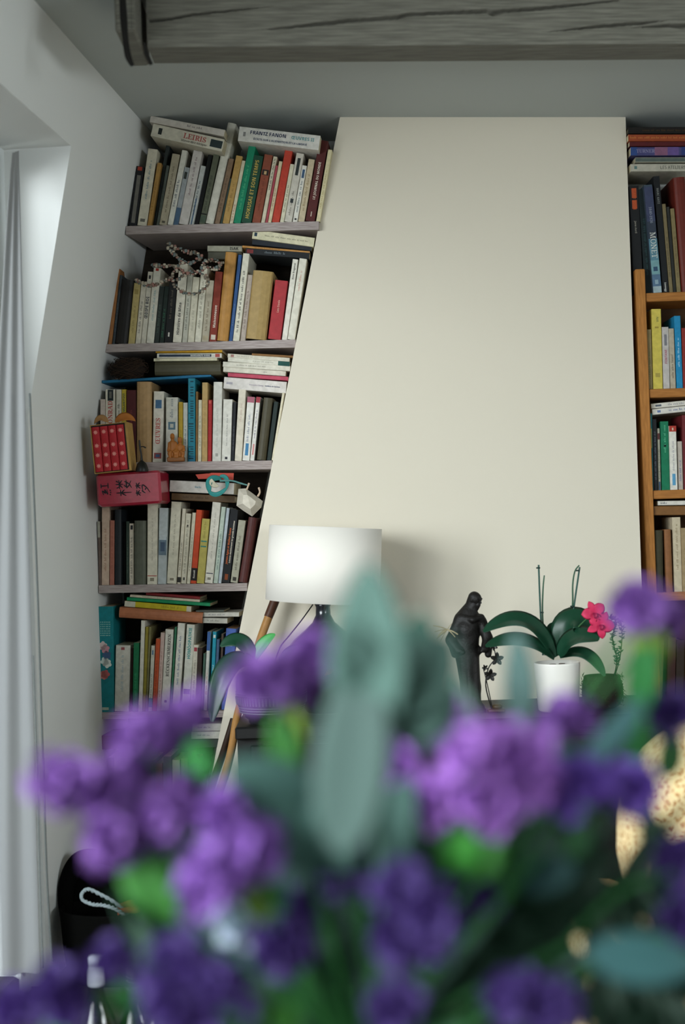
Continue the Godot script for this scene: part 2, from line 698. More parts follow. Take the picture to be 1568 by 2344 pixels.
func room() -> void:
	var plaster := StandardMaterial3D.new()
	plaster.resource_name = "plaster"
	plaster.albedo_color = Color("#ddd4c2")
	plaster.roughness = 0.95
	plaster.metallic_specular = 0.25
	paints["plaster"] = plaster
	var cool: StandardMaterial3D = plaster.duplicate()
	cool.albedo_color = Color("#dddedb")
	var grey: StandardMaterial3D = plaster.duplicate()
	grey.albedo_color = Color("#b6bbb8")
	var hood_at := P(778, 268, 3.86)
	ceiling_y = hood_at.y
	var st := shape()
	box(st, Vector3(-2.0, -0.1, -4.4), Vector3(2.6, 0.0, 2.0))
	struct("floor", st, wood("floor_wood", "#35332f", "#57534d", Vector3(1.2, 1.2, 9.0), 0.6), "grey floor below the curtain and the low corner")
	st = shape()
	box(st, Vector3(-2.0, ceiling_y, -4.4), Vector3(2.6, ceiling_y + 0.1, 2.0))
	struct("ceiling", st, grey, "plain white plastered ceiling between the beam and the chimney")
	st = shape()
	box(st, Vector3(-1.4, 0.0, -4.3), Vector3(2.4, ceiling_y, -4.1))
	struct("wall_back", st, cool, "white plastered wall behind the shelves")
	st = shape()
	box(st, Vector3(2.2, 0.0, -4.1), Vector3(2.35, ceiling_y, -1.3))
	box(st, Vector3(2.2, 0.0, 0.2), Vector3(2.35, ceiling_y, 1.8))
	box(st, Vector3(2.2, 0.0, -1.3), Vector3(2.35, 0.85, 0.2))
	box(st, Vector3(2.2, 1.7, -1.3), Vector3(2.35, ceiling_y, 0.2))
	struct("wall_right", st, paint("#dcdedc", 0.9), "pale painted wall to the right of the bookcase")
	st = shape()
	box(st, Vector3(-1.9, 0.0, 1.6), Vector3(2.2, ceiling_y, 1.75))
	struct("wall_front", st, paint("#c4c8ca", 0.9), "grey painted wall behind the viewer")
	# left wall: upright below, leaning in above, with the deep opening of the tall window
	var top := 1.954
	st = shape()
	wall_piece(st, -0.98, 0.0, 0.0, ceiling_y)
	wall_piece(st, 0.0, 4.5, top, ceiling_y)
	wall_piece(st, 4.5, 5.2, 0.0, ceiling_y)
	struct("wall_left", st, cool, "white plastered wall that leans inwards above, beside the tall window")
	# chimney hood: narrower above and leaning back, upright below the height of the sideboard
	var tl := hood_at
	var tr := P(1432, 268, 3.957)
	var low := P(510, 1640, 3.72)
	var n := (low - tl).cross(tr - tl).normalized()
	if n.z < 0.0:
		n = -n
	var knee := 0.56
	var bl := tl + (low - tl) * ((tl.y - knee) / (tl.y - low.y))
	var right := on_plane(1478, 1600, hood_at, n)
	var br := tr + (right - tr) * ((tr.y - knee) / (tr.y - right.y))
	tr = br + (tr - br) * ((ceiling_y - br.y) / (tr.y - br.y))
	var fl := Vector3(bl.x + (bl.x - tl.x) / (tl.y - knee) * knee, 0.0, bl.z)
	var fr := Vector3(br.x, 0.0, br.z)
	st = shape()
	prism(st, [bl, br, tr, tl], Vector3(0, 0, -0.5))
	prism(st, [fl, fr, br, bl], Vector3(0, 0, -0.6))
	struct("wall_chimney", st, plaster, "cream white chimney breast that widens downwards between the two bookshelves")

func beam() -> void:
	var timber := wood("beam_wood", "#54524a", "#7f7d72", Vector3(0.8, 15.0, 15.0), 0.85)
	var under := ceiling_y - 0.11
	var f := at_height(338, 108, under)
	var e := at_height(1560, 100, under)
	var r := at_height(350, 145, under)
	var along := Vector3(e.x - f.x, 0, e.z - f.z).normalized()
	var long := (2.2 - f.x) / along.x
	var deep := r.z - f.z
	var o := thing("ceiling_beam", "greyed wooden ceiling beam with long dark cracks above the chimney", "beam")
	# cracks: (distance along, height on the face, half width), from the photograph
	var n := along.cross(Vector3.UP)
	var on_face := func(u: float, v: float, w: float) -> Vector3:
		var p := on_plane(u, v, f, n)
		return Vector3((p - f).dot(along), p.y - under, w * 1.9)
	var cracks := []
	cracks.append([on_face.call(328, 48, 0.0014), on_face.call(388, 43, 0.0012), on_face.call(444, 32, 0.0012), on_face.call(536, 23, 0.0008), on_face.call(663, 10, 0.0)])
	cracks.append([on_face.call(577, 69, 0.0), on_face.call(689, 59, 0.0013), on_face.call(800, 47, 0.0018), on_face.call(908, 40, 0.0018), on_face.call(938, 32, 0.0015), on_face.call(1115, 25, 0.0017), on_face.call(1128, 30, 0.0022), on_face.call(1154, 25, 0.0018), on_face.call(1254, 17, 0.0014), on_face.call(1420, 0, 0.0006)])
	cracks.append([on_face.call(1231, 75, 0.0), on_face.call(1387, 58, 0.0015), on_face.call(1464, 53, 0.0013), on_face.call(1541, 44, 0.0)])
	cracks.append([on_face.call(1436, 64, 0.0), on_face.call(1530, 58, 0.0014), on_face.call(1560, 60, 0.002), on_face.call(1640, 50, 0.001)])
	part(o, "hewn_face", beam_face(cracks, f, along, long, 0.112, 900, 110), timber)
	var st := shape()
	var back := Vector3(0, 0, 1) * deep
	prism(st, [f + Vector3(0, 0, -0.026), f + along * long + Vector3(0, 0, -0.026), f + along * long + Vector3(0, 0.112, -0.026), f + Vector3(0, 0.112, -0.026)], back + Vector3(0, 0, 0.026))
	box(st, Vector3(f.x, under - 0.0002, f.z - 0.026), Vector3(f.x + 0.004, under + 0.11, f.z - 0.001))
	flat(st)
	var lip := Vector3(0, 0.0005, -0.0012)
	quad(st, f + lip + Vector3(0, 0, -0.026), f + along * long + lip + Vector3(0, 0, -0.026), f + along * long + lip, f + lip)
	part(o, "beam_body", st, timber)
	# the stub of timber and the dark gap where the beam runs into the wall
	var q := thing("beam_stub", "short timber stub with dark gaps at the left end of the beam", "timber stub")
	st = shape()
	var s0 := at_height(296, 142, under + 0.004)
	var s1 := at_height(343, 150, under + 0.004)
	box(st, Vector3(minf(s0.x, s1.x), under + 0.004, s0.z - 0.03), Vector3(s1.x, ceiling_y - 0.001, s0.z + 0.19), 0.004)
	part(q, "stub_block", st, timber)
	var dark := paint("#14120f", 0.95, false)
	st = shape()
	tube(st, [P(279, -30, 2.80), P(283, 40, 2.80), P(287, 90, 2.80), P(293, 128, 2.80), P(303, 150, 2.80)], [0.006, 0.0075, 0.006, 0.0065, 0.004], 8, 4)
	part(q, "gap_filler", st, dark)
	st = shape()
	tube(st, [P(331, 98, 2.79), P(335, 122, 2.79), P(346, 147, 2.79)], [0.002, 0.0045, 0.004], 8, 4)
	part(q, "gap_filler", st, dark)

func curtain_and_window() -> void:
	var white := paint("#d8dcdc", 0.5, false)
	var w := thing("window_1", "tall white framed window let into the left wall", "window")
	w.remove_meta("category")
	w.set_meta("kind", "structure")
	for k in [[0.03, 0.11, 0.0, 1.95], [1.15, 1.25, 0.05, 1.87], [2.25, 2.35, 0.05, 1.87], [3.35, 3.45, 0.05, 1.87], [4.41, 4.49, 0.0, 1.95], [0.11, 4.41, 1.87, 1.95], [0.11, 4.41, 0.0, 0.06]]:
		var st := shape()
		box(st, Vector3(k[0], k[2], 0.025), Vector3(k[1], k[3], 0.095), 0.006)
		part(w, "window_frame", st, white if k[3] > 0.1 else paint("#4a4844", 0.6)).transform = wall_at
	var glass := StandardMaterial3D.new()
	glass.resource_name = "pane"
	glass.transparency = BaseMaterial3D.TRANSPARENCY_ALPHA
	glass.albedo_color = Color(0.9, 0.95, 0.95, 0.04)
	glass.roughness = 0.02
	for k in [[0.11, 1.15], [1.25, 2.25], [2.35, 3.35], [3.45, 4.41]]:
		var st := shape()
		box(st, Vector3(k[0], 0.06, 0.058), Vector3(k[1], 1.87, 0.062))
		part(w, "window_pane", st, glass).transform = wall_at
	var w2 := thing("window_2", "white framed window in the right hand wall", "window")
	w2.remove_meta("category")
	w2.set_meta("kind", "structure")
	for k in [[0.85, 0.91, -1.3, 0.2], [1.64, 1.7, -1.3, 0.2], [0.91, 1.64, -1.3, -1.24], [0.91, 1.64, -0.58, -0.52], [0.91, 1.64, 0.14, 0.2]]:
		var st := shape()
		box(st, Vector3(2.24, k[0], k[2]), Vector3(2.30, k[1], k[3]), 0.005)
		part(w2, "window_frame", st, white)
	for k in [[-1.24, -0.58], [-0.52, 0.14]]:
		var st := shape()
		box(st, Vector3(2.268, 0.91, k[0]), Vector3(2.272, 1.64, k[1]))
		part(w2, "window_pane", st, glass)
	# curtain gathered at the far side
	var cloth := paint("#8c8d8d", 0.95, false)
	var st := shape()
	var n := 46
	var m := 40
	var g := []
	for j in m + 1:
		var t := float(j) / m
		var line := []
		for i in n + 1:
			var s := float(i) / n
			var right := P(lerpf(43, 92, t), lerpf(345, 2226, t), 3.22)
			var left := P(lerpf(28, -70, pow(t, 0.8)), lerpf(350, 2236, t), 3.19)
			var p := left.lerp(right, s)
			p.z += sin(s * TAU * 2.3 + 0.6 * sin(t * 3.0)) * 0.007 * (0.25 + 0.75 * t)
			line.append(p)
		g.append(line)
	for j in m:
		for i in n:
			quad(st, g[j + 1][i], g[j + 1][i + 1], g[j][i + 1], g[j][i])
			var d := Vector3(0, 0, -0.002)
			quad(st, g[j][i] + d, g[j][i + 1] + d, g[j + 1][i + 1] + d, g[j + 1][i] + d)
	var c := thing("curtain", "white curtain gathered at the far side of the window", "curtain")
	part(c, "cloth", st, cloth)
	st = shape()
	tube(st, [P(68, 900, 3.17), P(84, 1300, 3.17), P(97, 1700, 3.17), P(107, 2000, 3.17), P(119, 2200, 3.17)], [0.0022], 6, 4)
	part(c, "pull_cord", st, paint("#565a58", 0.8, false))
	st = shape()
	tube(st, [P(76, 1500, 3.18), P(86, 1800, 3.18), P(91, 2000, 3.18), P(98, 2215, 3.18)], [0.0016], 6, 4)
	part(c, "pull_cord", st, paint("#6a6e6c", 0.8, false))

# ---------------------------------------------------------------- the shelves in the left alcove
const SHELF_AT := Vector3(-0.3, 1.0, -3.83)
var shelf_n := Vector3(-0.06, 0, 1).normalized()

func shelf_board(u0: float, u1: float, thick: float, label: String) -> void:
	var m := wood("limed_wood", "#8d807c", "#b9adA8", Vector3(2.0, 26.0, 26.0), 0.75)
	var a := local(u0, floor_v(u0)).x - 0.004
	var c := local(u1, floor_v(u1)).x + 0.0005
	var d := row.origin
	var o := thing("shelf_board", label, "shelf", Vector3.ZERO, "limed boards in the left alcove")
	o.transform = row * Transform3D(Basis(), Vector3(a, 0, 0))
	var st := board_shape(Transform3D(), c - a, thick, 0.235, 0.13)
	part(o, "board", st, m)

func alcove_row(u0: float, v0: float, u1: float, v1: float, called: String, lean: float) -> void:
	begin_row(u0, v0, u1, v1, SHELF_AT, shelf_n, called, lean, "upright books on the " + called)

func left_alcove() -> void:
	var backing := shape()
	prism(backing, [Vector3(-0.635, 0.02, -4.084), Vector3(-0.49, 0.02, -4.084), Vector3(-0.36, 0.56, -4.084), Vector3(-0.03, 1.98, -4.084), Vector3(-0.52, 1.98, -4.084), Vector3(-0.635, 1.33, -4.084)], Vector3(0, 0, -0.015))
	tag(part(self, "alcove_backboard", backing, wood("backing", "#2a231c", "#3a3027", Vector3(2, 9, 9), 0.8)), "dark brown board closing the back of the left alcove", "back board")
	# ---- top shelf
	view_from(280, 240, 3.015)
	alcove_row(294.9, 517.3, 732.7, 506.3, "top alcove shelf", 0.18)
	shelf_board(291, 729, 0.0225, "topmost greyish limed board of the left alcove")
	b(45, 98, 428, "#1d1e22", "thin black book with grey strip", {"lean": 0.13, "bands": [[0.05, 0.85, "#77746c", 0.25], [0.93, 0.99, "#b0412c", 0.2]], "ink": ""})
	b(102, 170, 310, "#cfc6ad", "tall ivory paperback", {"lean": 0.146, "ink": "#5c7a86", "from": 0.35, "to": 0.85, "bands": [[0.05, 0.09, "#6d6a60", 0.25]]})
	b(171, 200, 403, "#b58a4a", "slim ochre paperback", {"lean": 0.165, "ink": "#8a6430"})
	b(206, 232, 280, "#3d4443", "tall dark grey book", {"lean": 0.175, "back": 0.03, "ink": ""})
	b(233, 252, 420, "#565d55", "thin slate paperback", {"lean": 0.175, "ink": "#2e322e"})
	b(254, 309, 345, "#95876a", "khaki hardback", {"lean": 0.188, "ink": "#6b6250", "bands": [[0.03, 0.06, "#5f5a4a", 0.3]]})
	b(311, 350, 318, "#d8d5c9", "narrow white paperback", {"lean": 0.198, "ink": "#4f5a60", "from": 0.25, "to": 0.6})
	b(352, 387, 435, "#7d8791", "short blue grey paperback", {"lean": 0.2, "bands": [[0.0, 0.3, "#4d6680"], [0.8, 0.92, "#3a3f3a", 0.2]], "ink": ""})
	b(389, 455, 325, "#c4bcb9", "broad pale lilac paperback", {"lean": 0.203, "ink": "#7d6468", "from": 0.4, "to": 0.9})
	b(458, 493, 425, "#aab0b0", "white and blue paperback", {"lean": 0.208, "bands": [[0.0, 0.45, "#56708c", 0.62]], "ink": "#3d4956"})
	b(495, 528, 350, "#191a1a", "black cloth book", {"lean": 0.208, "back": 0.02, "ink": ""})
	b(530, 570, 330, "#5f6350", "olive grey hardback", {"lean": 0.21, "ink": "#3f4236", "bands": [[0.02, 0.12, "#4c5a4a"], [0.13, 0.15, "#23261f"]]})
	b(573, 634, 135, "#d3cfc0", "tallest white book with rounded spine", {"lean": 0.228, "round": true, "hard": true, "bands": [[0.04, 0.075, "#33383c", 0.3]], "ink": "#a9a595"})
	b(637, 672, 375, "#8a7058", "mauve brown paperback", {"lean": 0.222, "ink": "#5d4a3a"})
	b(673, 689, 510, "#3a4a44", "slim short dark teal book", {"lean": 0.215, "ink": ""})
	b(691, 738, 357, "#c09a58", "tan yellow paperback", {"lean": 0.205, "ink": "#8f6f3c"})
	b(740, 764, 388, "#cbbd97", "cream narrow paperback", {"lean": 0.2, "ink": "#b0543c", "from": 0.05, "to": 0.3})
	b(767, 818, 272, "#0e8a64", "bright green hardback", {"lean": 0.2, "ink": "#4fae7a", "hard": true})
	b(820, 893, 357, "#1a4a35", "dark green hardback with gold title", {"lean": 0.185, "text": "HOKUSAI ET SON TEMPS", "ink": "#b9a24e", "size": 0.42, "long": 0.86, "hard": true})
	b(896, 955, 350, "#8e4a34", "brick brown paperback", {"lean": 0.185, "bands": [[0.7, 0.78, "#2c2320", 0.1], [0.71, 0.76, "#c9a878", 0.35]], "ink": "#6a3020"})
	b(957, 985, 360, "#c9bf9f", "narrow cream paperback with black lettering", {"lean": 0.19, "ink": "#2a2a28", "from": 0.5, "to": 0.97})
	b(987, 1003, 420, "#b04a55", "thin rose red paperback", {"lean": 0.185, "ink": ""})
	b(1005, 1028, 392, "#cdb98a", "thin straw coloured paperback", {"lean": 0.185, "ink": "#9a4a38"})
	b(1030, 1085, 322, "#c2402c", "vermilion red hardback", {"lean": 0.19, "ink": "#a83524", "hard": true})
	b(1088, 1116, 412, "#cfc7a6", "ivory green paperback", {"lean": 0.18, "ink": "#6d6a52"})
	b(1118, 1172, 340, "#bdb5a8", "grey white patterned paperback", {"lean": 0.18, "ink": "#6a625a", "from": 0.1, "to": 0.45, "bands": [[0.68, 0.93, "#2f3634", 0.3], [0.28, 0.34, "#353b3c", 0.3]]})
	b(1175, 1210, 422, "#dad7cd", "white paperback with blue band", {"lean": 0.172, "ink": "#44525c", "bands": [[0.78, 0.93, "#3f5a78", 0.25], [0.04, 0.07, "#2c2c2c", 0.3]]})
	b(1213, 1258, 380, "#b7a179", "beige cloth book", {"lean": 0.172, "ink": "#8c7852"})
	b(1264, 1330, 252, "#57201e", "tall maroon hardback with white title", {"lean": 0.172, "text": [["LE JOURNAL DU MONDE", "#d9cdbd", 0.5, 0.42, 0.5, 0.46]], "hard": true, "bands": [[0.06, 0.12, "#c2b5a5", 0.45]]})
	b(1337, 1366, 312, "#cfc08a", "pale yellow paperback against the chimney", {"lean": 0.17, "ink": "#a8965f"})
	var g := "books lying on top of the upright books in the alcove"
	lying(195, 212, 686, 322, 88, "#cbc3ad", "thick cream boxed book with red title lying on the top row", {"group": g, "d": 0.17, "back": -0.045, "text": [["LEIRIS", "#a8504a", 0.6, 0.4, 0.42, 0.4], ["Miroir de l'Afrique", "#6a665c", 0.6, 0.2, 0.8, 0.36]], "serif": true, "bands": [[0.82, 0.985, "#2f3b3c", 0.2], [0.09, 0.14, "#2d3230", 0.25]]})
	lying(188, 118, 700, 216, 46, "#c9bfb6", "slim pale book lying above the cream boxed book", {"group": g, "d": 0.14, "ink": "#6f6862", "from": 0.5, "to": 0.7, "back": -0.05})
	lying(797, 247, 1354, 312, 102, "#d2cfc9", "thick white book with blue capitals lying beside the tallest book", {"group": g, "d": 0.17, "back": -0.035, "text": [["FRANTZ FANON", "#1d2c4a", 0.36, 0.36, 0.33, 0.44], ["ŒUVRES II", "#5f9494", 0.79, 0.36, 0.36, 0.28], ["ÉCRITS SUR L'ALIÉNATION ET LA LIBERTÉ", "#33425c", 0.52, 0.2, 0.75, 0.66]], "bands": [[0.055, 0.085, "#8d8a86", 0.35]]})

	# ---- second shelf
	view_from(230, 510, 3.015)
	alcove_row(247, 788, 676, 777, "second alcove shelf", 0.1)
	shelf_board(240, 676, 0.0215, "second greyish limed board of the left alcove")
	b(52, 76, 318, "#a06a3c", "thin tawny book", {"lean": 0.115, "ink": "", "back": 0.004})
	b(79, 98, 362, "#3a4044", "thin slate book", {"lean": 0.112, "ink": "#5d6a70"})
	b(101, 188, 400, "#1f1c1a", "broad black leather book", {"lean": 0.105, "round": true, "hard": true, "ink": "", "bands": [[0.86, 0.87, "#3d3833"], [0.12, 0.13, "#3d3833"]]})
	b(190, 237, 420, "#c6b276", "straw yellow paperback", {"lean": 0.1, "ink": "#8f7f4d", "bands": [[0.82, 0.9, "#a08d52", 0.2]]})
	b(240, 276, 428, "#d0c4b0", "pinkish cream paperback", {"lean": 0.1, "ink": "#77706a"})
	b(278, 314, 340, "#cdc5b2", "white paperback with bold dark title", {"lean": 0.1, "text": "ŒDIPE ROI", "ink": "#2b2e38", "size": 0.62, "long": 0.3, "mid": 0.5, "bands": [[0.9, 0.95, "#39393a", 0.3]]})
	b(316, 369, 315, "#d6d1c0", "broad white paperback with red top mark", {"lean": 0.1, "ink": "#7da0a0", "from": 0.3, "to": 0.7, "bands": [[0.96, 0.995, "#b8382a", 0.3]]})
	b(371, 404, 440, "#2c3430", "dark green grey book", {"lean": 0.095, "ink": "#4a5a50"})
	b(406, 438, 440, "#1c2a24", "black green paperback", {"lean": 0.092, "ink": "#2f6a4c", "from": 0.1, "to": 0.6})
	b(440, 495, 415, "#141515", "black paperback with white mark", {"lean": 0.085, "ink": "#5c5648", "from": 0.4, "to": 0.9, "bands": [[0.1, 0.17, "#d8d4c8", 0.4]]})
	b(498, 560, 282, "#d5cebb", "white paperback with black title", {"lean": 0.085, "text": "Histoires de Mina", "ink": "#34322e", "size": 0.36, "mid": 0.3, "long": 0.4})
	b(563, 598, 350, "#a8a696", "grey green paperback", {"lean": 0.085, "ink": "#6c6c60"})
	b(600, 648, 378, "#cfc8ae", "ivory paperback with grey title", {"lean": 0.085, "ink": "#a8a28c"})
	b(650, 694, 300, "#d4ceb8", "taller ivory paperback", {"lean": 0.09, "ink": "#8a8470"})
	b(696, 747, 400, "#9c8f78", "beige grey cloth book", {"lean": 0.09, "ink": "#73664f", "bands": [[0.03, 0.1, "#b9ab8e", 0.15]]})
	b(749, 802, 340, "#8a3524", "rust red paperback with white title", {"lean": 0.092, "text": [["Maisonneuve", "#e0d4c4", 0.36, 0.34, 0.5, 0.36]], "bands": [[0.03, 0.1, "#ddd2c2", 0.2]]})
	b(804, 884, 210, "#bf8a44", "large ochre orange book", {"lean": 0.098, "ink": "", "round": true, "hard": true})
	b(886, 911, 222, "#2f5488", "slim blue book", {"lean": 0.11, "ink": "#7b93b4", "high": 0.002})
	b(913, 959, 215, "#d0cab6", "white paperback with column of black lettering", {"lean": 0.12, "ink": "#2e2c2a", "from": 0.1, "to": 0.92})
	b(961, 1001, 362, "#9d8b80", "mauve grey paperback", {"lean": 0.115, "ink": "#7d6a60", "back": 0.016})
	b(1004, 1149, 345, "#a88c56", "very thick tan boxed volume", {"lean": 0.11, "round": true, "hard": true, "ink": ""})
	b(1156, 1247, 405, "#a82a30", "crimson red hardback", {"lean": 0.125, "hard": true, "text": [["Les Oasis", "#d0a090", 0.56, 0.16, 0.5, 0.42]]})
	b(1250, 1289, 255, "#d8d4c6", "tall white paperback with black name", {"lean": 0.14, "text": [["Anne Bragance", "#3a3632", 0.85, 0.42, 0.5, 0.2]]})
	b(1291, 1344, 252, "#d3cebe", "tall white paperback beside the chimney", {"lean": 0.15, "ink": "#c08a78", "from": 0.6, "to": 0.85, "back": 0.012})
	lying(1045, 108, 1470, 166, 64, "#d0c79e", "cream book with sloping spine lying topmost on the second row", {"group": g, "d": 0.14, "ink": "#7a7460", "from": 0.2, "to": 0.9, "high": 0.004, "bands": [[0.03, 0.075, "#2c4250", 0.3]], "back": 0.012})
	lying(1045, 150, 1455, 194, 38, "#20262e", "dark blue book lying under the cream book on the second row", {"group": g, "d": 0.13, "ink": "", "back": 0.02})
	lying(978, 170, 1443, 210, 15, "#c08a4a", "thin orange book lying under the dark blue book", {"group": g, "d": 0.14, "ink": "#6d4a28"})
	lying(1000, 216, 1440, 248, 44, "#1b1f22", "black paperback lying under the thin orange book", {"group": g, "d": 0.14, "ink": "#6a7478", "from": 0.3, "to": 0.62, "high": 0.006, "bands": [[0.02, 0.12, "#7a3030", 0.2]]})
	lying(738, 196, 976, 198, 40, "#807d6a", "grey green book with dark capitals lying behind the ochre book", {"group": g, "d": 0.12, "text": [["ISAK", "#2e2f2a", 0.77, 0.5, 0.5, 0.32]], "back": 0.024})
	lying(742, 250, 972, 250, 50, "#5a594c", "dull olive book lying under the grey green book", {"group": g, "d": 0.12, "ink": "", "back": 0.03})
	garland()

	# ---- third shelf
	view_from(200, 780, 3.136)
	alcove_row(305, 1058.4, 622.5, 1054, "third alcove shelf", 0.02)
	shelf_board(219, 622, 0.0235, "third greyish limed board of the left alcove")
	b(92, 126, 420, "#b9a399", "thin pinkish paperback", {"lean": 0.0, "ink": "#8d7870"})
	b(129, 204, 350, "#cfc6b2", "white paperback with a dark portrait", {"lean": 0.0, "text": [["CONRAD", "#b04a44", 0.66, 0.42, 0.5, 0.36]], "serif": true, "bands": [[0.845, 0.995, "#232a2c", 0.22], [0.88, 0.97, "#6c6a62", 0.38]]})
	b(206, 244, 350, "#bdb6a4", "greyish white paperback", {"lean": 0.0, "ink": "#5c5a52"})
	b(246, 279, 350, "#c9b03a", "lemon yellow paperback with green lettering", {"lean": 0.0, "text": [["MILAN FÜST", "#2f5a46", 0.82, 0.5, 0.5, 0.3]]})
	b(281, 350, 355, "#511c1e", "dark maroon patterned hardback", {"lean": 0.0, "ink": "#7c3a38", "hard": true})
	b(352, 460, 297, "#b89466", "thick tan volume", {"lean": 0.005, "round": true, "hard": true, "ink": "#a07c50", "pages": "#8a7450"})
	b(467, 542, 365, "#d8d0c2", "white paperback with red title and blue portrait", {"lean": 0.018, "text": [["ŒUVRES", "#b8564c", 0.44, 0.42, 0.5, 0.4]], "serif": true, "bands": [[0.76, 0.88, "#4a7194", 0.2], [0.05, 0.13, "#a05050", 0.15], [0.07, 0.11, "#4a6a90", 0.3]]})
	b(562, 650, 408, "#bdbcb0", "grey white book with curved emblem", {"lean": 0.004, "ink": "#7d8486", "from": 0.68, "to": 0.97, "high": 0.009, "bands": [[0.5, 0.62, "#5c7886", 0.2], [0.53, 0.59, "#bdbcb0", 0.36]]})
	b(655, 684, 440, "#b8982c", "mustard yellow paperback", {"lean": 0.0, "ink": "#8a7020"})
	b(686, 721, 445, "#aeb4b0", "pale blue grey paperback", {"lean": 0.0, "ink": "#6c7a80"})
	b(723, 774, 270, "#1f7f94", "tall turquoise patterned book", {"lean": 0.0, "ink": "#123e4a", "from": 0.03, "to": 0.97, "high": 0.013, "bands": [[0.0, 0.07, "#1b6a86"]]})
	b(776, 791, 365, "#8a6638", "thin brown paperback", {"lean": 0.005, "ink": ""})
	b(793, 819, 425, "#ccc2a0", "small cream paperback", {"lean": 0.01, "ink": "#7c7868"})
	b(821, 861, 300, "#c2a068", "tall tan paperback", {"lean": 0.005, "ink": "#a8874e"})
	b(863, 891, 425, "#b42a2c", "scarlet paperback", {"lean": 0.01, "ink": "#8c1c20", "bands": [[0.94, 0.99, "#cf5a50", 0.2]]})
	b(896, 960, 297, "#cfcdc6", "tall pale grey volume", {"lean": 0.018, "ink": "#b2b0a8", "bands": [[0.06, 0.1, "#a8a69e", 0.35]]})
	b(963, 1030, 422, "#dcd9cf", "broad white paperback with fine print", {"lean": 0.03, "ink": "#8a8880", "from": 0.25, "to": 0.75, "high": 0.004, "bands": [[0.03, 0.07, "#3a3c40", 0.36]]})
	b(1032, 1054, 440, "#1d1e22", "thin black paperback", {"lean": 0.035, "ink": "#5a5c64"})
	b(1057, 1110, 352, "#d5c9b4", "cream paperback with rosy print", {"lean": 0.058, "ink": "#c0a898", "from": 0.55, "to": 0.8})
	b(1113, 1165, 405, "#dedad4", "white paperback with pink head and blue label", {"lean": 0.08, "ink": "#6f7486", "from": 0.3, "to": 0.75, "bands": [[0.91, 1.0, "#b06878"], [0.08, 0.27, "#4a86b0", 0.28]]})
	b(1168, 1198, 405, "#dcd8d2", "narrow white paperback with red head", {"lean": 0.1, "ink": "#7a6a80", "from": 0.35, "to": 0.8, "bands": [[0.91, 1.0, "#a8404a"], [0.09, 0.26, "#d0908c", 0.3]]})
	b(1216, 1284, 415, "#4a4430", "glossy olive bound hardback", {"lean": 0.115, "round": true, "hard": true, "ink": "", "bands": [[0.66, 0.68, "#2c281c"], [0.76, 0.78, "#2c281c"]]})
	b(1288, 1320, 440, "#263330", "dark teal hardback", {"lean": 0.125, "ink": ""})
	b(1322, 1340, 376, "#d4c9a8", "thin cream book touching the chimney", {"lean": 0.16, "ink": "", "back": 0.0})
	lying(486, 250, 958, 246, 100, "#4a4632", "olive brown hardback lying at the bottom of the middle pile, third row", {"group": g, "hard": true, "round": true, "d": 0.13, "ink": "", "bands": [[0.23, 0.24, "#2a281c"], [0.27, 0.28, "#2a281c"], [0.31, 0.32, "#2a281c"]]})
	lying(476, 147, 930, 143, 21, "#ccc49e", "cream paperback on the olive brown hardback of the third row", {"group": g, "d": 0.12, "ink": "#5c5a4c", "from": 0.03, "to": 0.12})
	lying(500, 124, 964, 122, 34, "#cfccc0", "white paperback with dark blue panel, second in the middle pile", {"group": g, "d": 0.12, "bands": [[0.03, 0.84, "#28364a", 0.24], [0.9, 0.97, "#b85a54", 0.15]], "text": [["MARGUERITE DURAS", "#e2e0d8", 0.67, 0.34, 0.5, 0.3]]})
	lying(490, 86, 968, 83, 21, "#d09c1c", "yellow orange book topmost of the middle pile, third row", {"group": g, "d": 0.12, "ink": "#a87418", "high": 0.003})
	lying(105, 304, 888, 258, 20, "#1c6c94", "wide blue folder lying under the nest and the middle pile", {"group": g, "name": "folder", "cat": "folder", "d": 0.14, "ink": "", "pages": "#1c6c94"})
	lying(976, 342, 1424, 378, 84, "#d4ccca", "thick white book at the bottom of the right pile, third row", {"group": g, "d": 0.14, "bands": [[0.04, 0.14, "#b0aab0", 0.4]], "text": [["François Cheng", "#a89ca8", 0.52, 0.16, 0.5, 0.22], ["Vallées de larmes", "#3f4a6a", 0.78, 0.17, 0.5, 0.24]]})
	lying(1008, 256, 1440, 286, 28, "#c04a60", "deep pink book in the right pile of the third row", {"group": g, "d": 0.13, "ink": "", "back": 0.006})
	lying(974, 222, 1422, 254, 36, "#d0c8b6", "ivory book directly above the deep pink book", {"group": g, "d": 0.13, "ink": "#8a8478", "from": 0.64, "to": 0.72, "high": 0.004})
	lying(972, 186, 1454, 218, 38, "#d2ccbc", "white book with tiny title, third in the right pile", {"group": g, "d": 0.13, "ink": "#7c7668", "from": 0.2, "to": 0.66, "high": 0.003})
	lying(1008, 148, 1452, 184, 33, "#d3cdbd", "white book with dark green end, second in the right pile", {"group": g, "d": 0.13, "ink": "#8f897a", "from": 0.4, "to": 0.74, "high": 0.003, "bands": [[0.81, 1.0, "#1d4f48"]]})
	lying(1006, 120, 1450, 152, 30, "#c9c2b0", "ivory book with reddish mark near the top of the right pile", {"group": g, "d": 0.13, "ink": "#9c968a", "high": 0.003, "from": 0.15, "to": 0.4, "bands": [[0.05, 0.1, "#b08078", 0.2]], "back": 0.013})
	lying(1180, 105, 1482, 122, 16, "#8a6238", "thin brown book topmost of the right pile, third row", {"group": g, "d": 0.12, "ink": "", "back": 0.012})
	nest_and_oddments()

	# ---- fourth shelf
	view_from(200, 1050, 3.267)
	alcove_row(224.5, 1340, 566.7, 1334.7, "fourth alcove shelf", 0.0)
	shelf_board(229, 565, 0.021, "fourth greyish limed board of the left alcove")
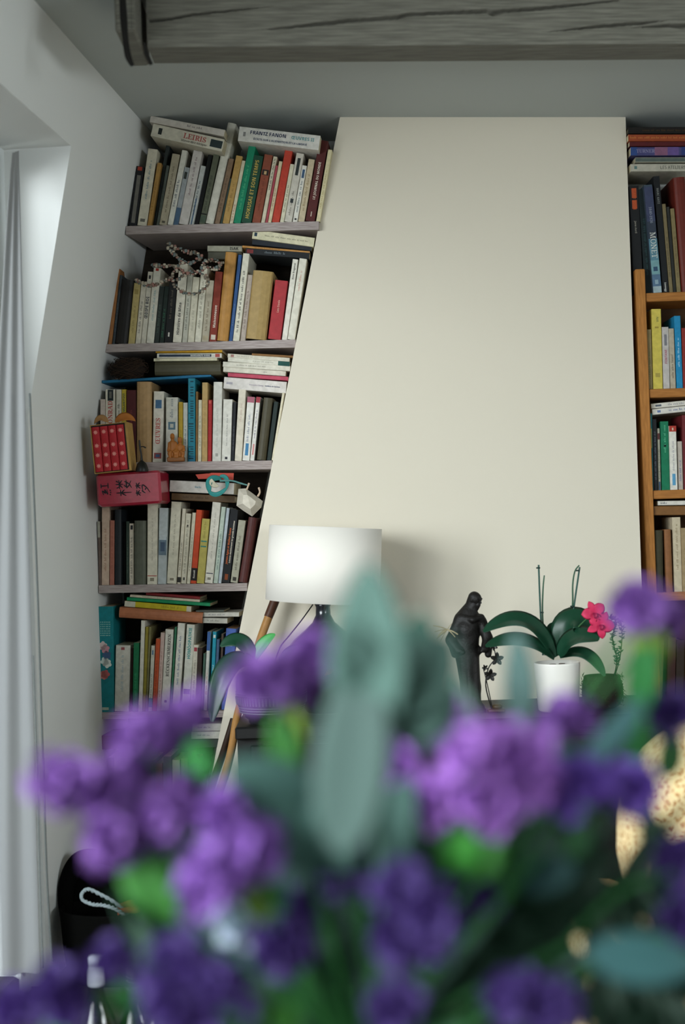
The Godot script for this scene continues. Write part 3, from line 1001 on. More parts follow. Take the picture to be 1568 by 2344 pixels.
	b(84, 103, 470, "#6a5a52", "thin taupe book", {"lean": -0.02, "ink": "", "bands": [[0.75, 1.0, "#a8a496"]]})
	b(105, 164, 366, "#c09a80", "tall salmon beige paperback", {"lean": 0.005, "ink": "#a07a62"})
	b(166, 200, 462, "#b0705e", "short terracotta paperback", {"lean": 0.005, "ink": "#8f5444"})
	b(204, 256, 380, "#20262a", "dark navy cloth book", {"lean": 0.0, "ink": "", "round": true, "hard": true})
	b(258, 286, 480, "#181a1a", "short black book", {"lean": 0.0, "ink": "", "back": 0.03})
	b(289, 311, 470, "#34443a", "thin forest green book", {"lean": 0.0, "ink": "#5c6a5c"})
	b(313, 349, 485, "#cdbfa8", "short cream paperback with black label", {"lean": 0.0, "ink": "#6a6458", "from": 0.1, "to": 0.8, "bands": [[0.9, 0.97, "#2a2a2c", 0.25]]})
	b(352, 441, 465, "#5f6254", "grey green cloth volume with faded bands", {"lean": 0.0, "ink": "", "hard": true, "round": true, "bands": [[0.66, 0.68, "#3e5044"], [0.72, 0.78, "#4a5a4e"], [0.82, 0.84, "#3e5044"]]})
	b(446, 523, 335, "#d6ceb6", "tall broad ivory volume with red line", {"lean": 0.006, "ink": "#a49c86", "from": 0.3, "to": 0.95, "high": 0.004, "bands": [[0.1, 0.11, "#b85a50", 0.04], [0.04, 0.08, "#8c8470", 0.3]]})
	b(525, 590, 370, "#9fadb4", "pale blue picture spined paperback", {"lean": 0.022, "ink": "", "bands": [[0.38, 0.62, "#6f8290", 0.06], [0.43, 0.55, "#4a5c72", 0.25], [0.58, 0.64, "#c4ccce", 0.1]]})
	b(593, 668, 325, "#d5cdb4", "second tall broad ivory volume", {"lean": 0.058, "ink": "#9a927c", "from": 0.35, "to": 0.97, "high": 0.004, "bands": [[0.04, 0.07, "#8c8470", 0.3]]})
	b(671, 697, 375, "#d2c6ac", "thin ivory paperback with dotted title", {"lean": 0.07, "ink": "#7c7466", "bands": [[0.02, 0.09, "#2f2c28"]]})
	b(700, 740, 412, "#cec5ab", "ivory poetry paperback", {"lean": 0.07, "ink": "#8f8874", "from": 0.15, "to": 0.9, "bands": [[0.81, 0.84, "#3b3832", 0.36], [0.05, 0.09, "#4b483f", 0.35]]})
	b(743, 769, 405, "#cbc2a6", "narrow ivory paperback", {"lean": 0.08, "ink": "#948c78"})
	b(771, 815, 385, "#cf4a22", "bright orange paperback with black foot", {"lean": 0.08, "bands": [[0.04, 0.21, "#1d1a18"]], "text": [["Danoël", "#d8d2c6", 0.125, 0.3, 0.5, 0.13]]})
	b(817, 874, 452, "#c0b25e", "yellow green paperback with teal dashes", {"lean": 0.085, "ink": "#8f8440", "bands": [[0.56, 0.58, "#3f8a80", 0.12], [0.64, 0.66, "#3f8a80", 0.12]], "from": 0.7, "to": 0.95})
	b(876, 940, 330, "#dbd6c8", "tall white volume with dark line", {"lean": 0.1, "ink": "#a39d8e", "from": 0.3, "to": 0.95, "high": 0.004, "bands": [[0.115, 0.125, "#3c4452", 0.1], [0.04, 0.07, "#8d887a", 0.3]]})
	b(943, 977, 362, "#a9bfb0", "mint green paperback", {"lean": 0.105, "ink": "#5f7a70"})
	b(979, 1002, 370, "#9fb0c4", "thin silver blue paperback", {"lean": 0.112, "ink": ""})
	b(1004, 1066, 385, "#16181c", "black paperback with orange title", {"lean": 0.12, "text": [["James Agee et Walker Evans", "#c8642c", 0.5, 0.24, 0.3, 0.62], ["Louons maintenant les grands hommes", "#d8d0bc", 0.56, 0.2, 0.66, 0.82]], "bands": [[0.04, 0.12, "#8a4420", 0.3]]})
	b(1070, 1126, 465, "#8a8672", "sage grey paperback", {"lean": 0.13, "ink": "#5e5a4c", "from": 0.2, "to": 0.75, "bands": [[0.03, 0.09, "#3f3c34", 0.25]]})
	b(1132, 1196, 445, "#532420", "dark oxblood hardback next to the chimney", {"lean": 0.155, "hard": true, "round": true, "ink": "", "bands": [[0.3, 0.37, "#3f5c58", 0.3]]})
	lying(615, 246, 1094, 268, 86, "#d3cdca", "white book lying above the brown book on the fourth row", {"group": g, "d": 0.14, "ink": "#7a8a94", "from": 0.04, "to": 0.14, "high": 0.004, "text": [["Dalle", "#6a94a0", 0.44, 0.17, 0.5, 0.12]]})
	lying(628, 308, 1100, 330, 52, "#5e4526", "dark brown book lying directly on the fourth row", {"group": g, "d": 0.14, "ink": "#46311a", "hard": true})
	lacquer_and_slipcase()

	# ---- fifth shelf
	view_from(200, 1330, 3.136)
	alcove_row(224, 1631, 519, 1626.5, "fifth alcove shelf", -0.02)
	shelf_board(228, 512, 0.018, "fifth greyish limed board of the left alcove")
	var tall := b(72, 191, 185, "#0f7f86", "tall thick teal volume with painted flowers", {"lean": -0.005, "back": 0.002, "ink": "", "bands": [[0.02, 0.045, "#b9c4b4", 0.3]]})
	flowers_on_spine(tall)
	b(194, 300, 465, "#cbc6ba", "broad greyish white volume", {"lean": 0.02, "back": 0.01, "ink": "#9aaab0", "from": 0.3, "to": 0.85, "high": 0.007, "bands": [[0.93, 0.97, "#a85a5c", 0.38]]})
	b(302, 321, 480, "#4a2f2a", "thin dark brown book", {"lean": 0.02, "ink": "", "back": 0.02})
	b(323, 363, 445, "#1f7a4e", "green hardback", {"lean": 0.018, "ink": "#2f9a64"})
	b(365, 393, 285, "#dad5c6", "tall slim white volume", {"lean": 0.032, "ink": ""})
	b(395, 414, 330, "#9a8c34", "thin olive yellow paperback", {"lean": 0.036, "ink": "#6d6224"})
	b(416, 433, 330, "#8a8458", "thin dull olive paperback", {"lean": 0.04, "ink": "#5d5a3c"})
	b(437, 464, 465, "#bcb8a8", "cream paperback with blue foot", {"lean": 0.045, "ink": "#5c5a50", "bands": [[0.06, 0.2, "#5a8aa0"], [0.86, 0.93, "#5a7a94", 0.3]]})
	b(466, 495, 415, "#c4542c", "orange paperback", {"lean": 0.05, "ink": "#8c3618"})
	b(497, 526, 372, "#c09a90", "rose beige paperback", {"lean": 0.052, "ink": "#9a746c"})
	b(528, 588, 350, "#cfcbbd", "white book with black upright title", {"lean": 0.056, "text": [["RÜCKENSCHMERZEN", "#35322e", 0.68, 0.42, 0.56, 0.52]], "serif": true, "bands": [[0.1, 0.13, "#4a4a48", 0.35]]})
	b(591, 606, 330, "#3a7a58", "thin green book", {"lean": 0.06, "ink": ""})
	b(608, 660, 305, "#d6d3c6", "tall white book with blue title", {"lean": 0.066, "ink": "#5c6a86", "from": 0.3, "to": 0.85})
	b(676, 734, 315, "#c9cbbd", "pale book with turquoise capitals", {"lean": 0.062, "text": [["HOMÖOPATHIE", "#1f8a86", 0.78, 0.46, 0.5, 0.36]], "bands": [[0.19, 0.25, "#7c6a96", 0.1]]})
	b(737, 774, 460, "#c6beac", "cream paperback with crimson dot", {"lean": 0.05, "ink": "#8c8474", "bands": [[0.9, 0.96, "#a8404a", 0.2]]})
	b(777, 812, 480, "#3a2a22", "dark umber book", {"lean": 0.03, "ink": ""})
	b(815, 832, 520, "#4c6a5c", "thin grey teal book", {"lean": 0.045, "ink": ""})
	b(834, 858, 365, "#cdd0cc", "white paperback with blue head", {"lean": 0.05, "ink": "#b0605a", "bands": [[0.76, 1.0, "#3f66a0"]], "from": 0.2, "to": 0.5})
	b(876, 902, 365, "#1f9ab4", "cyan paperback", {"lean": 0.045, "ink": "#d8e2e0", "bands": [[0.92, 0.96, "#d8dcd4", 0.2]]})
	b(904, 926, 420, "#4a6484", "dusty blue paperback", {"lean": 0.045, "ink": ""})
	b(940, 958, 380, "#5a4a3c", "thin brown book near the chimney", {"lean": 0.04, "ink": "", "back": 0.02})
	b(962, 1036, 345, "#4a66b0", "blue boxed volume beside the chimney", {"lean": 0.06, "ink": "", "pages": "#9a7650", "bands": [[0.78, 0.9, "#8fa4cc", 0.3]]})
	lying(228, 262, 826, 304, 78, "#b5714c", "long peach brown book at the bottom of the left pile, fifth row", {"group": g, "d": 0.15, "round": true, "hard": true, "text": [["Wanderung", "#5c3a40", 0.27, 0.26, 0.34, 0.3], ["Romantik", "#5c3a40", 0.27, 0.26, 0.68, 0.3], ["MICHELET", "#d8b090", 0.62, 0.2, 0.5, 0.2]]})
	lying(266, 182, 744, 222, 40, "#c8b422", "yellow book with white ends in the left pile, fifth row", {"group": g, "d": 0.14, "ink": "#8c7c1c", "from": 0.55, "to": 0.8, "bands": [[0.0, 0.16, "#cfc8b4"], [0.93, 1.0, "#cfc8b4"]]})
	lying(282, 140, 880, 182, 24, "#0f8a58", "long green book in the left pile, fifth row", {"group": g, "d": 0.14, "ink": ""})
	lying(306, 115, 806, 152, 18, "#c2b294", "cream paperback with loose papers in the left pile", {"group": g, "d": 0.13, "ink": "#8f826a"})
	lying(420, 100, 808, 132, 20, "#8a2426", "dark red book topmost of the left pile, fifth row", {"group": g, "d": 0.12, "ink": "", "back": 0.02})
	lying(822, 258, 1088, 256, 32, "#bcb8b0", "white book with grey title in the right pile, fifth row", {"group": g, "d": 0.13, "ink": "#77747a", "high": 0.004, "back": 0.015})
	lying(828, 302, 1004, 306, 38, "#a9a69c", "grey white book at the bottom of the right pile, fifth row", {"group": g, "d": 0.13, "ink": "#6a6862", "high": 0.004, "back": 0.015})
	lying(780, 224, 980, 222, 14, "#5c6058", "thin slate book topmost of the right pile, fifth row", {"group": g, "d": 0.12, "ink": "", "back": 0.02})

	# ---- lowest shelf, mostly behind the flowers
	view_from(0, 0, 1.0)
	alcove_row(220, 1916, 470, 1912, "lowest alcove shelf", -0.01)
	shelf_board(224, 468, 0.02, "lowest greyish limed board of the left alcove")
	b(226, 246, 1720, "#8a8690", "tall grey paperback", {"ink": "#5c5a60"})
	b(247, 262, 1735, "#6a5f86", "lilac grey paperback", {"ink": ""})
	b(263, 283, 1728, "#b0a894", "cream cloth book", {"ink": "#77705e"})
	b(284, 304, 1742, "#3a3f4a", "dark slate book", {"ink": ""})
	b(305, 326, 1736, "#a8a08c", "ivory grey paperback", {"ink": "#6d6656"})
	b(328, 345, 1745, "#b8502c", "orange red paperback", {"ink": ""})
	b(346, 356, 1740, "#2a2c30", "thin black paperback", {"ink": ""})
	b(357, 373, 1748, "#b45a34", "second orange red paperback", {"ink": ""})
	b(375, 394, 1732, "#4a5a40", "moss green book", {"ink": ""})
	b(396, 414, 1740, "#b5b096", "pale olive paperback", {"ink": "#77735c"})
	b(416, 432, 1736, "#7c8a5c", "light green paperback", {"ink": ""})
	b(434, 452, 1744, "#2f3a30", "dark green book", {"ink": ""})
	lying(219, 1716, 300, 1714, 32, "#6a4a2a", "brown wooden box lying at the left end of the lowest row", {"name": "wooden_box", "cat": "box", "d": 0.12, "ink": "", "pages": "#6a4a2a", "back": -0.01})
	lying(440, 1674, 508, 1673, 17, "#b9bcb4", "white book topmost of the pile below the fifth board", {"group": g, "d": 0.13, "ink": "#5d6a66", "high": 0.004})
	lying(438, 1692, 508, 1691, 17, "#c2c4bc", "white book second in the pile below the fifth board", {"group": g, "d": 0.13, "ink": "#5d6a66", "high": 0.004})
	lying(436, 1712, 504, 1711, 19, "#3f4a44", "dark green book at the bottom of the pile below the fifth board", {"group": g, "d": 0.13, "ink": ""})

func flowers_on_spine(o: Node3D) -> void:   # painted blossoms and a block of pale print on the teal spine
	var w := 0.0445
	for k in [[0.60, "#c08a94", 0.5], [0.48, "#c9d4cc", 0.45], [0.36, "#b85a5c", 0.5], [0.54, "#3f5a7c", 0.65], [0.63, "#c9b8b4", 0.25], [0.46, "#d8dcd2", 0.7], [0.35, "#c97a70", 0.3]]:
		var st := flat(shape())
		var c := Vector3(w * (0.2 + 0.6 * k[2]), 0.285 * k[0], 0.0004)
		var last := Vector3.ZERO
		var n := 40
		for i in n + 1:
			var a := TAU * i / n
			var p := c + Vector3(cos(a), sin(a), 0) * 0.0125 * (0.72 + 0.28 * absf(cos(a * 2.5 + k[0] * 9.0)))
			if i:
				tri(st, c, last, p)
			last = p
		part(o, "painted_flower", st, paint(k[1], 0.6, false))
	var st := flat(shape())
	for r in 7:
		var y := 0.242 - r * 0.006
		for c in 6:
			var x := 0.0085 + c * 0.0048 + rng.randf() * 0.001
			quad(st, Vector3(x, y, 0.0004), Vector3(x + 0.003, y, 0.0004), Vector3(x + 0.003, y + 0.003, 0.0004), Vector3(x, y + 0.003, 0.0004))
	part(o, "title", st, paint("#7fb0a8", 0.6, false))

func garland() -> void:
	# a string of shells and beads on a wire, looped over the second row
	var o := thing("shell_garland", "twisted garland of small shells and beads hung over the second row of books", "garland")
	var z := 3.78
	var view := func(x: float, y: float, dz: float) -> Vector3:
		return P(230 + x / 3.015, 510 + y / 3.015, z + dz)
	var loops := [
		[[250, 395], [300, 425], [370, 430], [440, 400], [500, 360], [520, 310], [470, 300], [400, 290], [350, 300]],
		[[500, 380], [530, 450], [600, 490], [680, 480], [735, 430], [730, 370], [660, 340], [580, 355], [520, 400]],
		[[470, 170], [510, 220], [560, 260], [620, 280], [690, 240], [660, 210], [600, 200], [520, 170], [470, 150]],
		[[560, 260], [540, 320], [600, 350], [690, 330], [720, 270], [780, 260], [840, 280], [800, 320], [740, 300]],
	]
	var wire := shape()
	var beads := [shape(), shape(), shape(), shape()]
	for l in loops.size():
		var path := []
		for p in loops[l]:
			path.append(view.call(p[0], p[1], rng.randf_range(-0.025, 0.01)))
		path = soft(path, 9)
		tube(wire, path, [0.0012], 5)
		for p in path:
			var k := rng.randi_range(0, 3)
			var c: Vector3 = p + Vector3(rng.randf_range(-1, 1), rng.randf_range(-1, 1), rng.randf_range(-1, 1)) * 0.0035
			ball(beads[k], c, rng.randf_range(0.0028, 0.0056), Vector3(1, rng.randf_range(0.6, 1.3), rng.randf_range(0.6, 1.0)), 7)
	part(o, "wire", wire, paint("#3b3026", 0.8))
	for k in 4:
		part(o, "beads", beads[k], paint(["#75695a", "#8a6256", "#5f6864", "#a89d8a"][k], 0.5)).set_meta("kind", "stuff")

func nest_and_oddments() -> void:
	# dark nest of roots on the blue folder
	var view := func(x: float, y: float, d: float) -> Vector3:
		return P(200 + x / 3.136, 780 + y / 3.136, d)
	var o := thing("twig_nest", "dark brown tangled nest of fine twigs lying on the blue folder", "nest")
	var st := shape()
	var c: Vector3 = view.call(292, 205, 3.86)
	for k in 240:
		var a := rng.randf() * TAU
		var path := []
		var rr := rng.randf_range(0.03, 0.058)
		var y := rng.randf_range(-0.024, 0.026)
		var shrink := sqrt(maxf(0.0, 1.0 - pow(absf(y) / 0.034, 2.0)))
		for i in 5:
			var b2 := a + i * 0.32
			path.append(c + Vector3(cos(b2) * rr * shrink * 1.0, y + sin(i * 1.3 + k) * 0.006, sin(b2) * rr * shrink * 0.75))
		tube(st, path, [0.0006, 0.0008, 0.0003], 4)
	part(o, "twigs", st, paint("#3d2c20", 0.95)).set_meta("kind", "stuff")
	st = shape()
	ball(st, c, 0.046, Vector3(1.05, 0.6, 0.75), 18)
	part(o, "nest_core", st, paint("#1e1510", 0.95))
	# carved wooden pair
	var foot: Vector3 = view.call(636, 868, 3.825)
	o = thing("wood_carving", "small honey coloured carving of two seated figures on the third board", "carving", foot)
	st = shape()
	box(st, Vector3(-0.0225, 0.0, -0.014), Vector3(0.0235, 0.0125, 0.014), 0.002)
	part(o, "plinth", st, paint("#8a5420", 0.5))
	st = shape()
	var bones := []
	for s in [-1, 1]:
		var x: float = -0.0075 if s < 0 else 0.0125
		var hy := 0.006 if s < 0 else -0.004
		bones.append_array([
			[Vector3(x, 0.018, 0), Vector3(x, 0.044 + hy, -0.001), 0.0105, 0.0085],
			[Vector3(x, 0.047 + hy, -0.001), Vector3(x, 0.055 + hy, 0), 0.004, 0.004],
			[Vector3(x, 0.06 + hy, 0.001), Vector3(x, 0.065 + hy, 0), 0.0062, 0.0058],
			[Vector3(x, 0.060 + hy, 0.006), Vector3(x, 0.059 + hy, 0.008), 0.0015, 0.0012],
			[Vector3(x - 0.009, 0.044 + hy, 0), Vector3(x - 0.0115, 0.03, 0.006), 0.0036, 0.0032],
			[Vector3(x + 0.009, 0.044 + hy, 0), Vector3(x + 0.0105, 0.03, 0.006), 0.0036, 0.0032],
			[Vector3(x - 0.0115, 0.03, 0.006), Vector3(x - 0.004, 0.027, 0.012), 0.003, 0.0026],
			[Vector3(x + 0.0105, 0.03, 0.006), Vector3(x + 0.003, 0.027, 0.012), 0.003, 0.0026],
			[Vector3(x - 0.006, 0.02, 0.004), Vector3(x - 0.008, 0.022, 0.0115), 0.006, 0.005],
			[Vector3(x + 0.006, 0.02, 0.004), Vector3(x + 0.008, 0.022, 0.0115), 0.006, 0.005],
			[Vector3(x - 0.008, 0.022, 0.0115), Vector3(x - 0.007, 0.012, 0.0115), 0.0045, 0.004],
			[Vector3(x + 0.008, 0.022, 0.0115), Vector3(x + 0.007, 0.012, 0.0115), 0.0045, 0.004]])
	nets(st, bones, 0.003, 0.0014)
	part(o, "figures", st, paint("#a8662a", 0.45))
	# little dark bell with a crossed handle
	foot = view.call(392, 940, 3.725)
	o = thing("hand_bell", "small black bell with a thin crossed handle beside the slipcase", "bell", foot)
	st = shape()
	lathe(st, [Vector2(0.0165, 0), Vector2(0.0172, 0.004), Vector2(0.0155, 0.012), Vector2(0.0115, 0.022), Vector2(0.006, 0.027), Vector2(0.003, 0.03)], 24)
	part(o, "bell_body", st, paint("#15140f", 0.4))
	st = shape()
	tube(st, [Vector3(0, 0.028, 0), Vector3(-0.0005, 0.045, 0), Vector3(-0.003, 0.062, 0), Vector3(-0.0042, 0.083, 0)], [0.0035, 0.0024, 0.0026, 0.0022], 8, 3)
	tube(st, [Vector3(-0.003, 0.064, 0), Vector3(0.004, 0.066, 0.002), Vector3(0.0125, 0.062, 0.003)], [0.0014, 0.0013, 0.002], 8, 3)
	part(o, "handle", st, paint("#1a1815", 0.4))

func lacquer_and_slipcase() -> void:
	var view := func(x: float, y: float, d: float) -> Vector3:
		return P(200 + x / 3.267, 1050 + y / 3.267, d)
	# red box whose lid carries three brush-written characters
	var a: Vector3 = view.call(76, 362, 3.735)
	var c: Vector3 = view.call(556, 331, 3.735)
	var up: Vector3 = view.call(60, 116, 3.735)
	var x := (c - a).normalized()
	var n := shelf_n
	var o := thing("lacquer_box", "red lacquered box with three black brush characters lying on the fourth row", "box")
	o.transform = Transform3D(Basis(x, n.cross(x).normalized(), n), a)
	var wide := (c - a).length()
	var high := (up - a).length()
	var st := shape()
	box(st, Vector3(0, 0, -0.13), Vector3(wide, high, 0), 0.006)
	part(o, "body", st, paint("#a82038", 0.32, true, "coat"))
	st = shape()
	var one := ["10 70,40 78,22 55,48 60,12 38,50 45", "60 85,92 85;76 85,76 35;56 34,96 34", "6 18,14 26;22 14,30 24;38 16,46 26"]
	var two := ["4 70,40 72;22 96,22 8;20 66,4 40;24 66,40 48", "50 92,56 80;92 94,84 82;46 76,98 78;72 98,72 54;70 76,50 58;74 76,96 60", "66 50,54 28,90 8;88 46,72 20,48 6;46 34,98 36"]
	var three := ["8 88,46 90;26 98,26 62;24 84,8 66;28 84,44 70", "54 88,94 90;74 98,74 62;72 84,54 66;76 84,94 68", "40 58,22 34;34 50,76 52,60 26,26 4;44 36,56 28"]
	for k in 3:
		var mid := Vector2([0.15, 0.43, 0.72][k] * wide, [0.52, 0.53, 0.46][k] * high)
		var size: float = [0.036, 0.045, 0.040][k]
		for line in [one, two, three][k]:
			for stroke in line.split(";"):
				var path := []
				for q in stroke.split(","):
					var xy: PackedStringArray = q.split(" ")
					var px := (float(xy[0]) - 50.0) / 100.0 * size
					var py := (float(xy[1]) - 50.0) / 100.0 * size
					path.append(Vector3(mid.x - py, mid.y + px, 0.0006))   # heads of the characters point to the left end
				tube(st, path, [0.0009, 0.0016, 0.0013, 0.0007], 6, 4)
	part(o, "brush_characters", st, paint("#14151c", 0.6, false))
	# slipcase of four patterned volumes standing on the box
	view_from(200, 780, 3.136)
	var v2 := func(px: float, py: float, d: float) -> Vector3:
		return P(200 + px / 3.136, 780 + py / 3.136, d)
	var f0: Vector3 = v2.call(52, 956, 3.715)
	var f1: Vector3 = v2.call(318, 940, 3.715)
	var tp: Vector3 = v2.call(40, 606, 3.715)
	x = (f1 - f0).normalized()
	wide = (f1 - f0).length()
	high = (tp - f0).length()
	var s := thing("slipcase", "tan slipcase with black edges standing on the red lacquered box", "slipcase")
	s.transform = Transform3D(Basis(x, n.cross(x).normalized(), n), f0) * Transform3D(Basis(Vector3(0, 0, 1), 0.04), Vector3.ZERO)
	st = shape()
	var t := 0.0022
	box(st, Vector3(0, 0, -0.07), Vector3(wide, t, 0))
	box(st, Vector3(0, high - t, -0.07), Vector3(wide, high, 0))
	box(st, Vector3(0, t, -0.07), Vector3(t, high - t, 0))
	box(st, Vector3(wide - 0.006, t, -0.07), Vector3(wide, high - t, 0))
	part(s, "case", st, paint("#b08a4a", 0.7))
	st = shape()
	box(st, Vector3(t, high - 0.0055, -0.0695), Vector3(wide - 0.006, high - t, 0.0006))
	box(st, Vector3(t, t, -0.0695), Vector3(wide - 0.006, 0.004, 0.0006))
	box(st, Vector3(wide - 0.0085, t, -0.0695), Vector3(wide - 0.006, high - t, 0.0006))
	part(s, "black_edging", st, paint("#1d1512", 0.7))
	var w := (wide - 0.0105) / 4.0
	for k in 4:
		var vol := thing("patterned_volume", "small red volume with pale medallions, %s from the left in the slipcase" % ordinal(k + 1), "book", Vector3.ZERO, "red volumes in the slipcase")
		vol.transform = s.transform * Transform3D(Basis(), Vector3(t + w * k + 0.0004, 0.004, -0.0015))
		var hh := high - 0.0098
		book_parts(vol, w - 0.0008, hh, 0.064, "#b8242c", true, false)
		for r in 4:
			var cy: float = hh * [0.13, 0.37, 0.58, 0.88][r]
			var m := flat(shape())
			var cc := Vector3((w - 0.0008) * 0.5, cy, 0.0036)
			var last := Vector3.ZERO
			for i in 33:
				var g := TAU * i / 32
				var rr := 0.0064 * (0.74 + 0.26 * cos(g * 8.0))
				var p := cc + Vector3(cos(g) * rr, sin(g) * rr, 0)
				p.z = -0.0008 + 0.0042 * sqrt(maxf(0.0, 1.0 - pow((p.x - cc.x) / (w * 0.52), 2.0)))
				if i:
					tri(m, cc, last, p)
				last = p
			part(vol, "medallion", m, paint("#dc8f84", 0.7, false))
	# dry orange leaves lying on the slipcase
	o = thing("dried_leaf", "curled dry orange leaf lying on top of the slipcase", "dried leaf", Vector3.ZERO, "dry leaves on the slipcase")
	st = shape()
	leaf(st, v2.call(200, 583, 3.70), v2.call(280, 520, 3.69), v2.call(346, 578, 3.71), 0.026, Vector3(0.1, 0.5, 0.9), 0.4, 0.0005, 0.75, 0.8)
	part(o, "leaf_blade", st, paint("#b06a28", 0.7, true, "leaf"))
	o = thing("dried_leaf", "pale curled dry leaf hanging over the left edge of the slipcase", "dried leaf", Vector3.ZERO, "dry leaves on the slipcase")
	st = shape()
	leaf(st, v2.call(150, 588, 3.70), v2.call(90, 520, 3.69), v2.call(48, 600, 3.70), 0.018, Vector3(0.1, 0.4, 0.9), 0.5, 0.0005, 0.8, 0.8)
	part(o, "leaf_blade", st, paint("#a87c4c", 0.7, true, "leaf"))
	# paper things hanging at the right end of the fourth row
	o = thing("folded_paper", "coral red folded paper bird lying on the white book", "paper ornament")
	st = flat(shape())
	for k in [[[808, 118], [900, 110], [905, 150], [830, 152]], [[925, 105], [1095, 108], [1092, 158], [918, 152]], [[900, 112], [925, 106], [918, 152], [905, 150]]]:
		var q := []
		for i in 4:
			q.append(view.call(k[i][0], k[i][1], 3.80 + (0.02 if i < 2 else 0.0)))
		quad(st, q[3], q[2], q[1], q[0])
		var d := Vector3(0, 0, -0.001)
		quad(st, q[0] + d, q[1] + d, q[2] + d, q[3] + d)
	part(o, "folded_sheet", st, paint("#d0584a", 0.8, false))
	o = thing("ribbon_loop", "teal twisted paper ribbon loop hanging in front of the white book", "ribbon")
	st = shape()
	leaf(st, view.call(1000, 150, 3.79), view.call(880, 120, 3.765), view.call(915, 250, 3.775), 0.018, Vector3(0, 0, 1), 0.25, 0.0006, 1.0, 0.3)
	leaf(st, view.call(905, 240, 3.775), view.call(960, 310, 3.77), view.call(1045, 215, 3.775), 0.013, Vector3(0, 0.3, 1), 0.25, 0.0006, 1.0, 0.3)
	leaf(st, view.call(990, 130, 3.785), view.call(1065, 120, 3.775), view.call(1040, 225, 3.775), 0.012, Vector3(0.2, 0, 1), 0.25, 0.0006, 1.0, 0.3)
	part(o, "ribbon_band", st, paint("#2f8a86", 0.6, true))
	st = shape()
	leaf(st, view.call(930, 150, 3.772), view.call(920, 200, 3.77), view.call(985, 205, 3.775), 0.016, Vector3(0, 0, 1), 0.2, 0.0006, 0.9, 0.6)
	part(o, "pale_patch", st, paint("#cfc6ae", 0.8))
	st = shape()
	tube(st, [view.call(990, 165, 3.775), view.call(1080, 165, 3.775), view.call(1150, 185, 3.77), view.call(1205, 200, 3.77)], [0.0035, 0.0022, 0.0026, 0.0015], 7, 4)
	part(o, "twisted_tail", st, paint("#5d8a86", 0.7))
	o = thing("paper_bag", "small crumpled white paper bag hanging beside the chimney edge", "paper bag")
	st = shape()
	var cl := [[1130, 225], [1185, 222], [1240, 262], [1312, 318], [1300, 365], [1232, 432], [1170, 392], [1115, 352]]
	var mid2: Vector3 = view.call(1210, 320, 3.735)
	var rim := []
	for q in cl:
		rim.append(view.call(q[0], q[1], 3.772))
	for i in rim.size():
		var nx := (i + 1) % rim.size()
		var m1: Vector3 = rim[i].lerp(mid2, 0.5) + Vector3(0, 0, 0.012)
		var m2: Vector3 = rim[nx].lerp(mid2, 0.5) + Vector3(0, 0, 0.012)
		flat(st)
		quad(st, rim[nx], rim[i], m1, m2)
		tri(st, m2, m1, mid2)
		var back: Vector3 = view.call(1210, 320, 3.80)
		tri(st, rim[i], rim[nx], back)
	part(o, "bag", st, paint("#d8cfbf", 0.9))
	st = shape()
	tube(st, [view.call(1190, 232, 3.77), view.call(1200, 210, 3.765), view.call(1208, 185, 3.77)], [0.003, 0.0024, 0.003], 7, 3)
	tube(st, [view.call(1275, 280, 3.77), view.call(1290, 250, 3.765), view.call(1282, 218, 3.77)], [0.003, 0.0024, 0.003], 7, 3)
	part(o, "twisted_corner", st, paint("#cdb49c", 0.9))

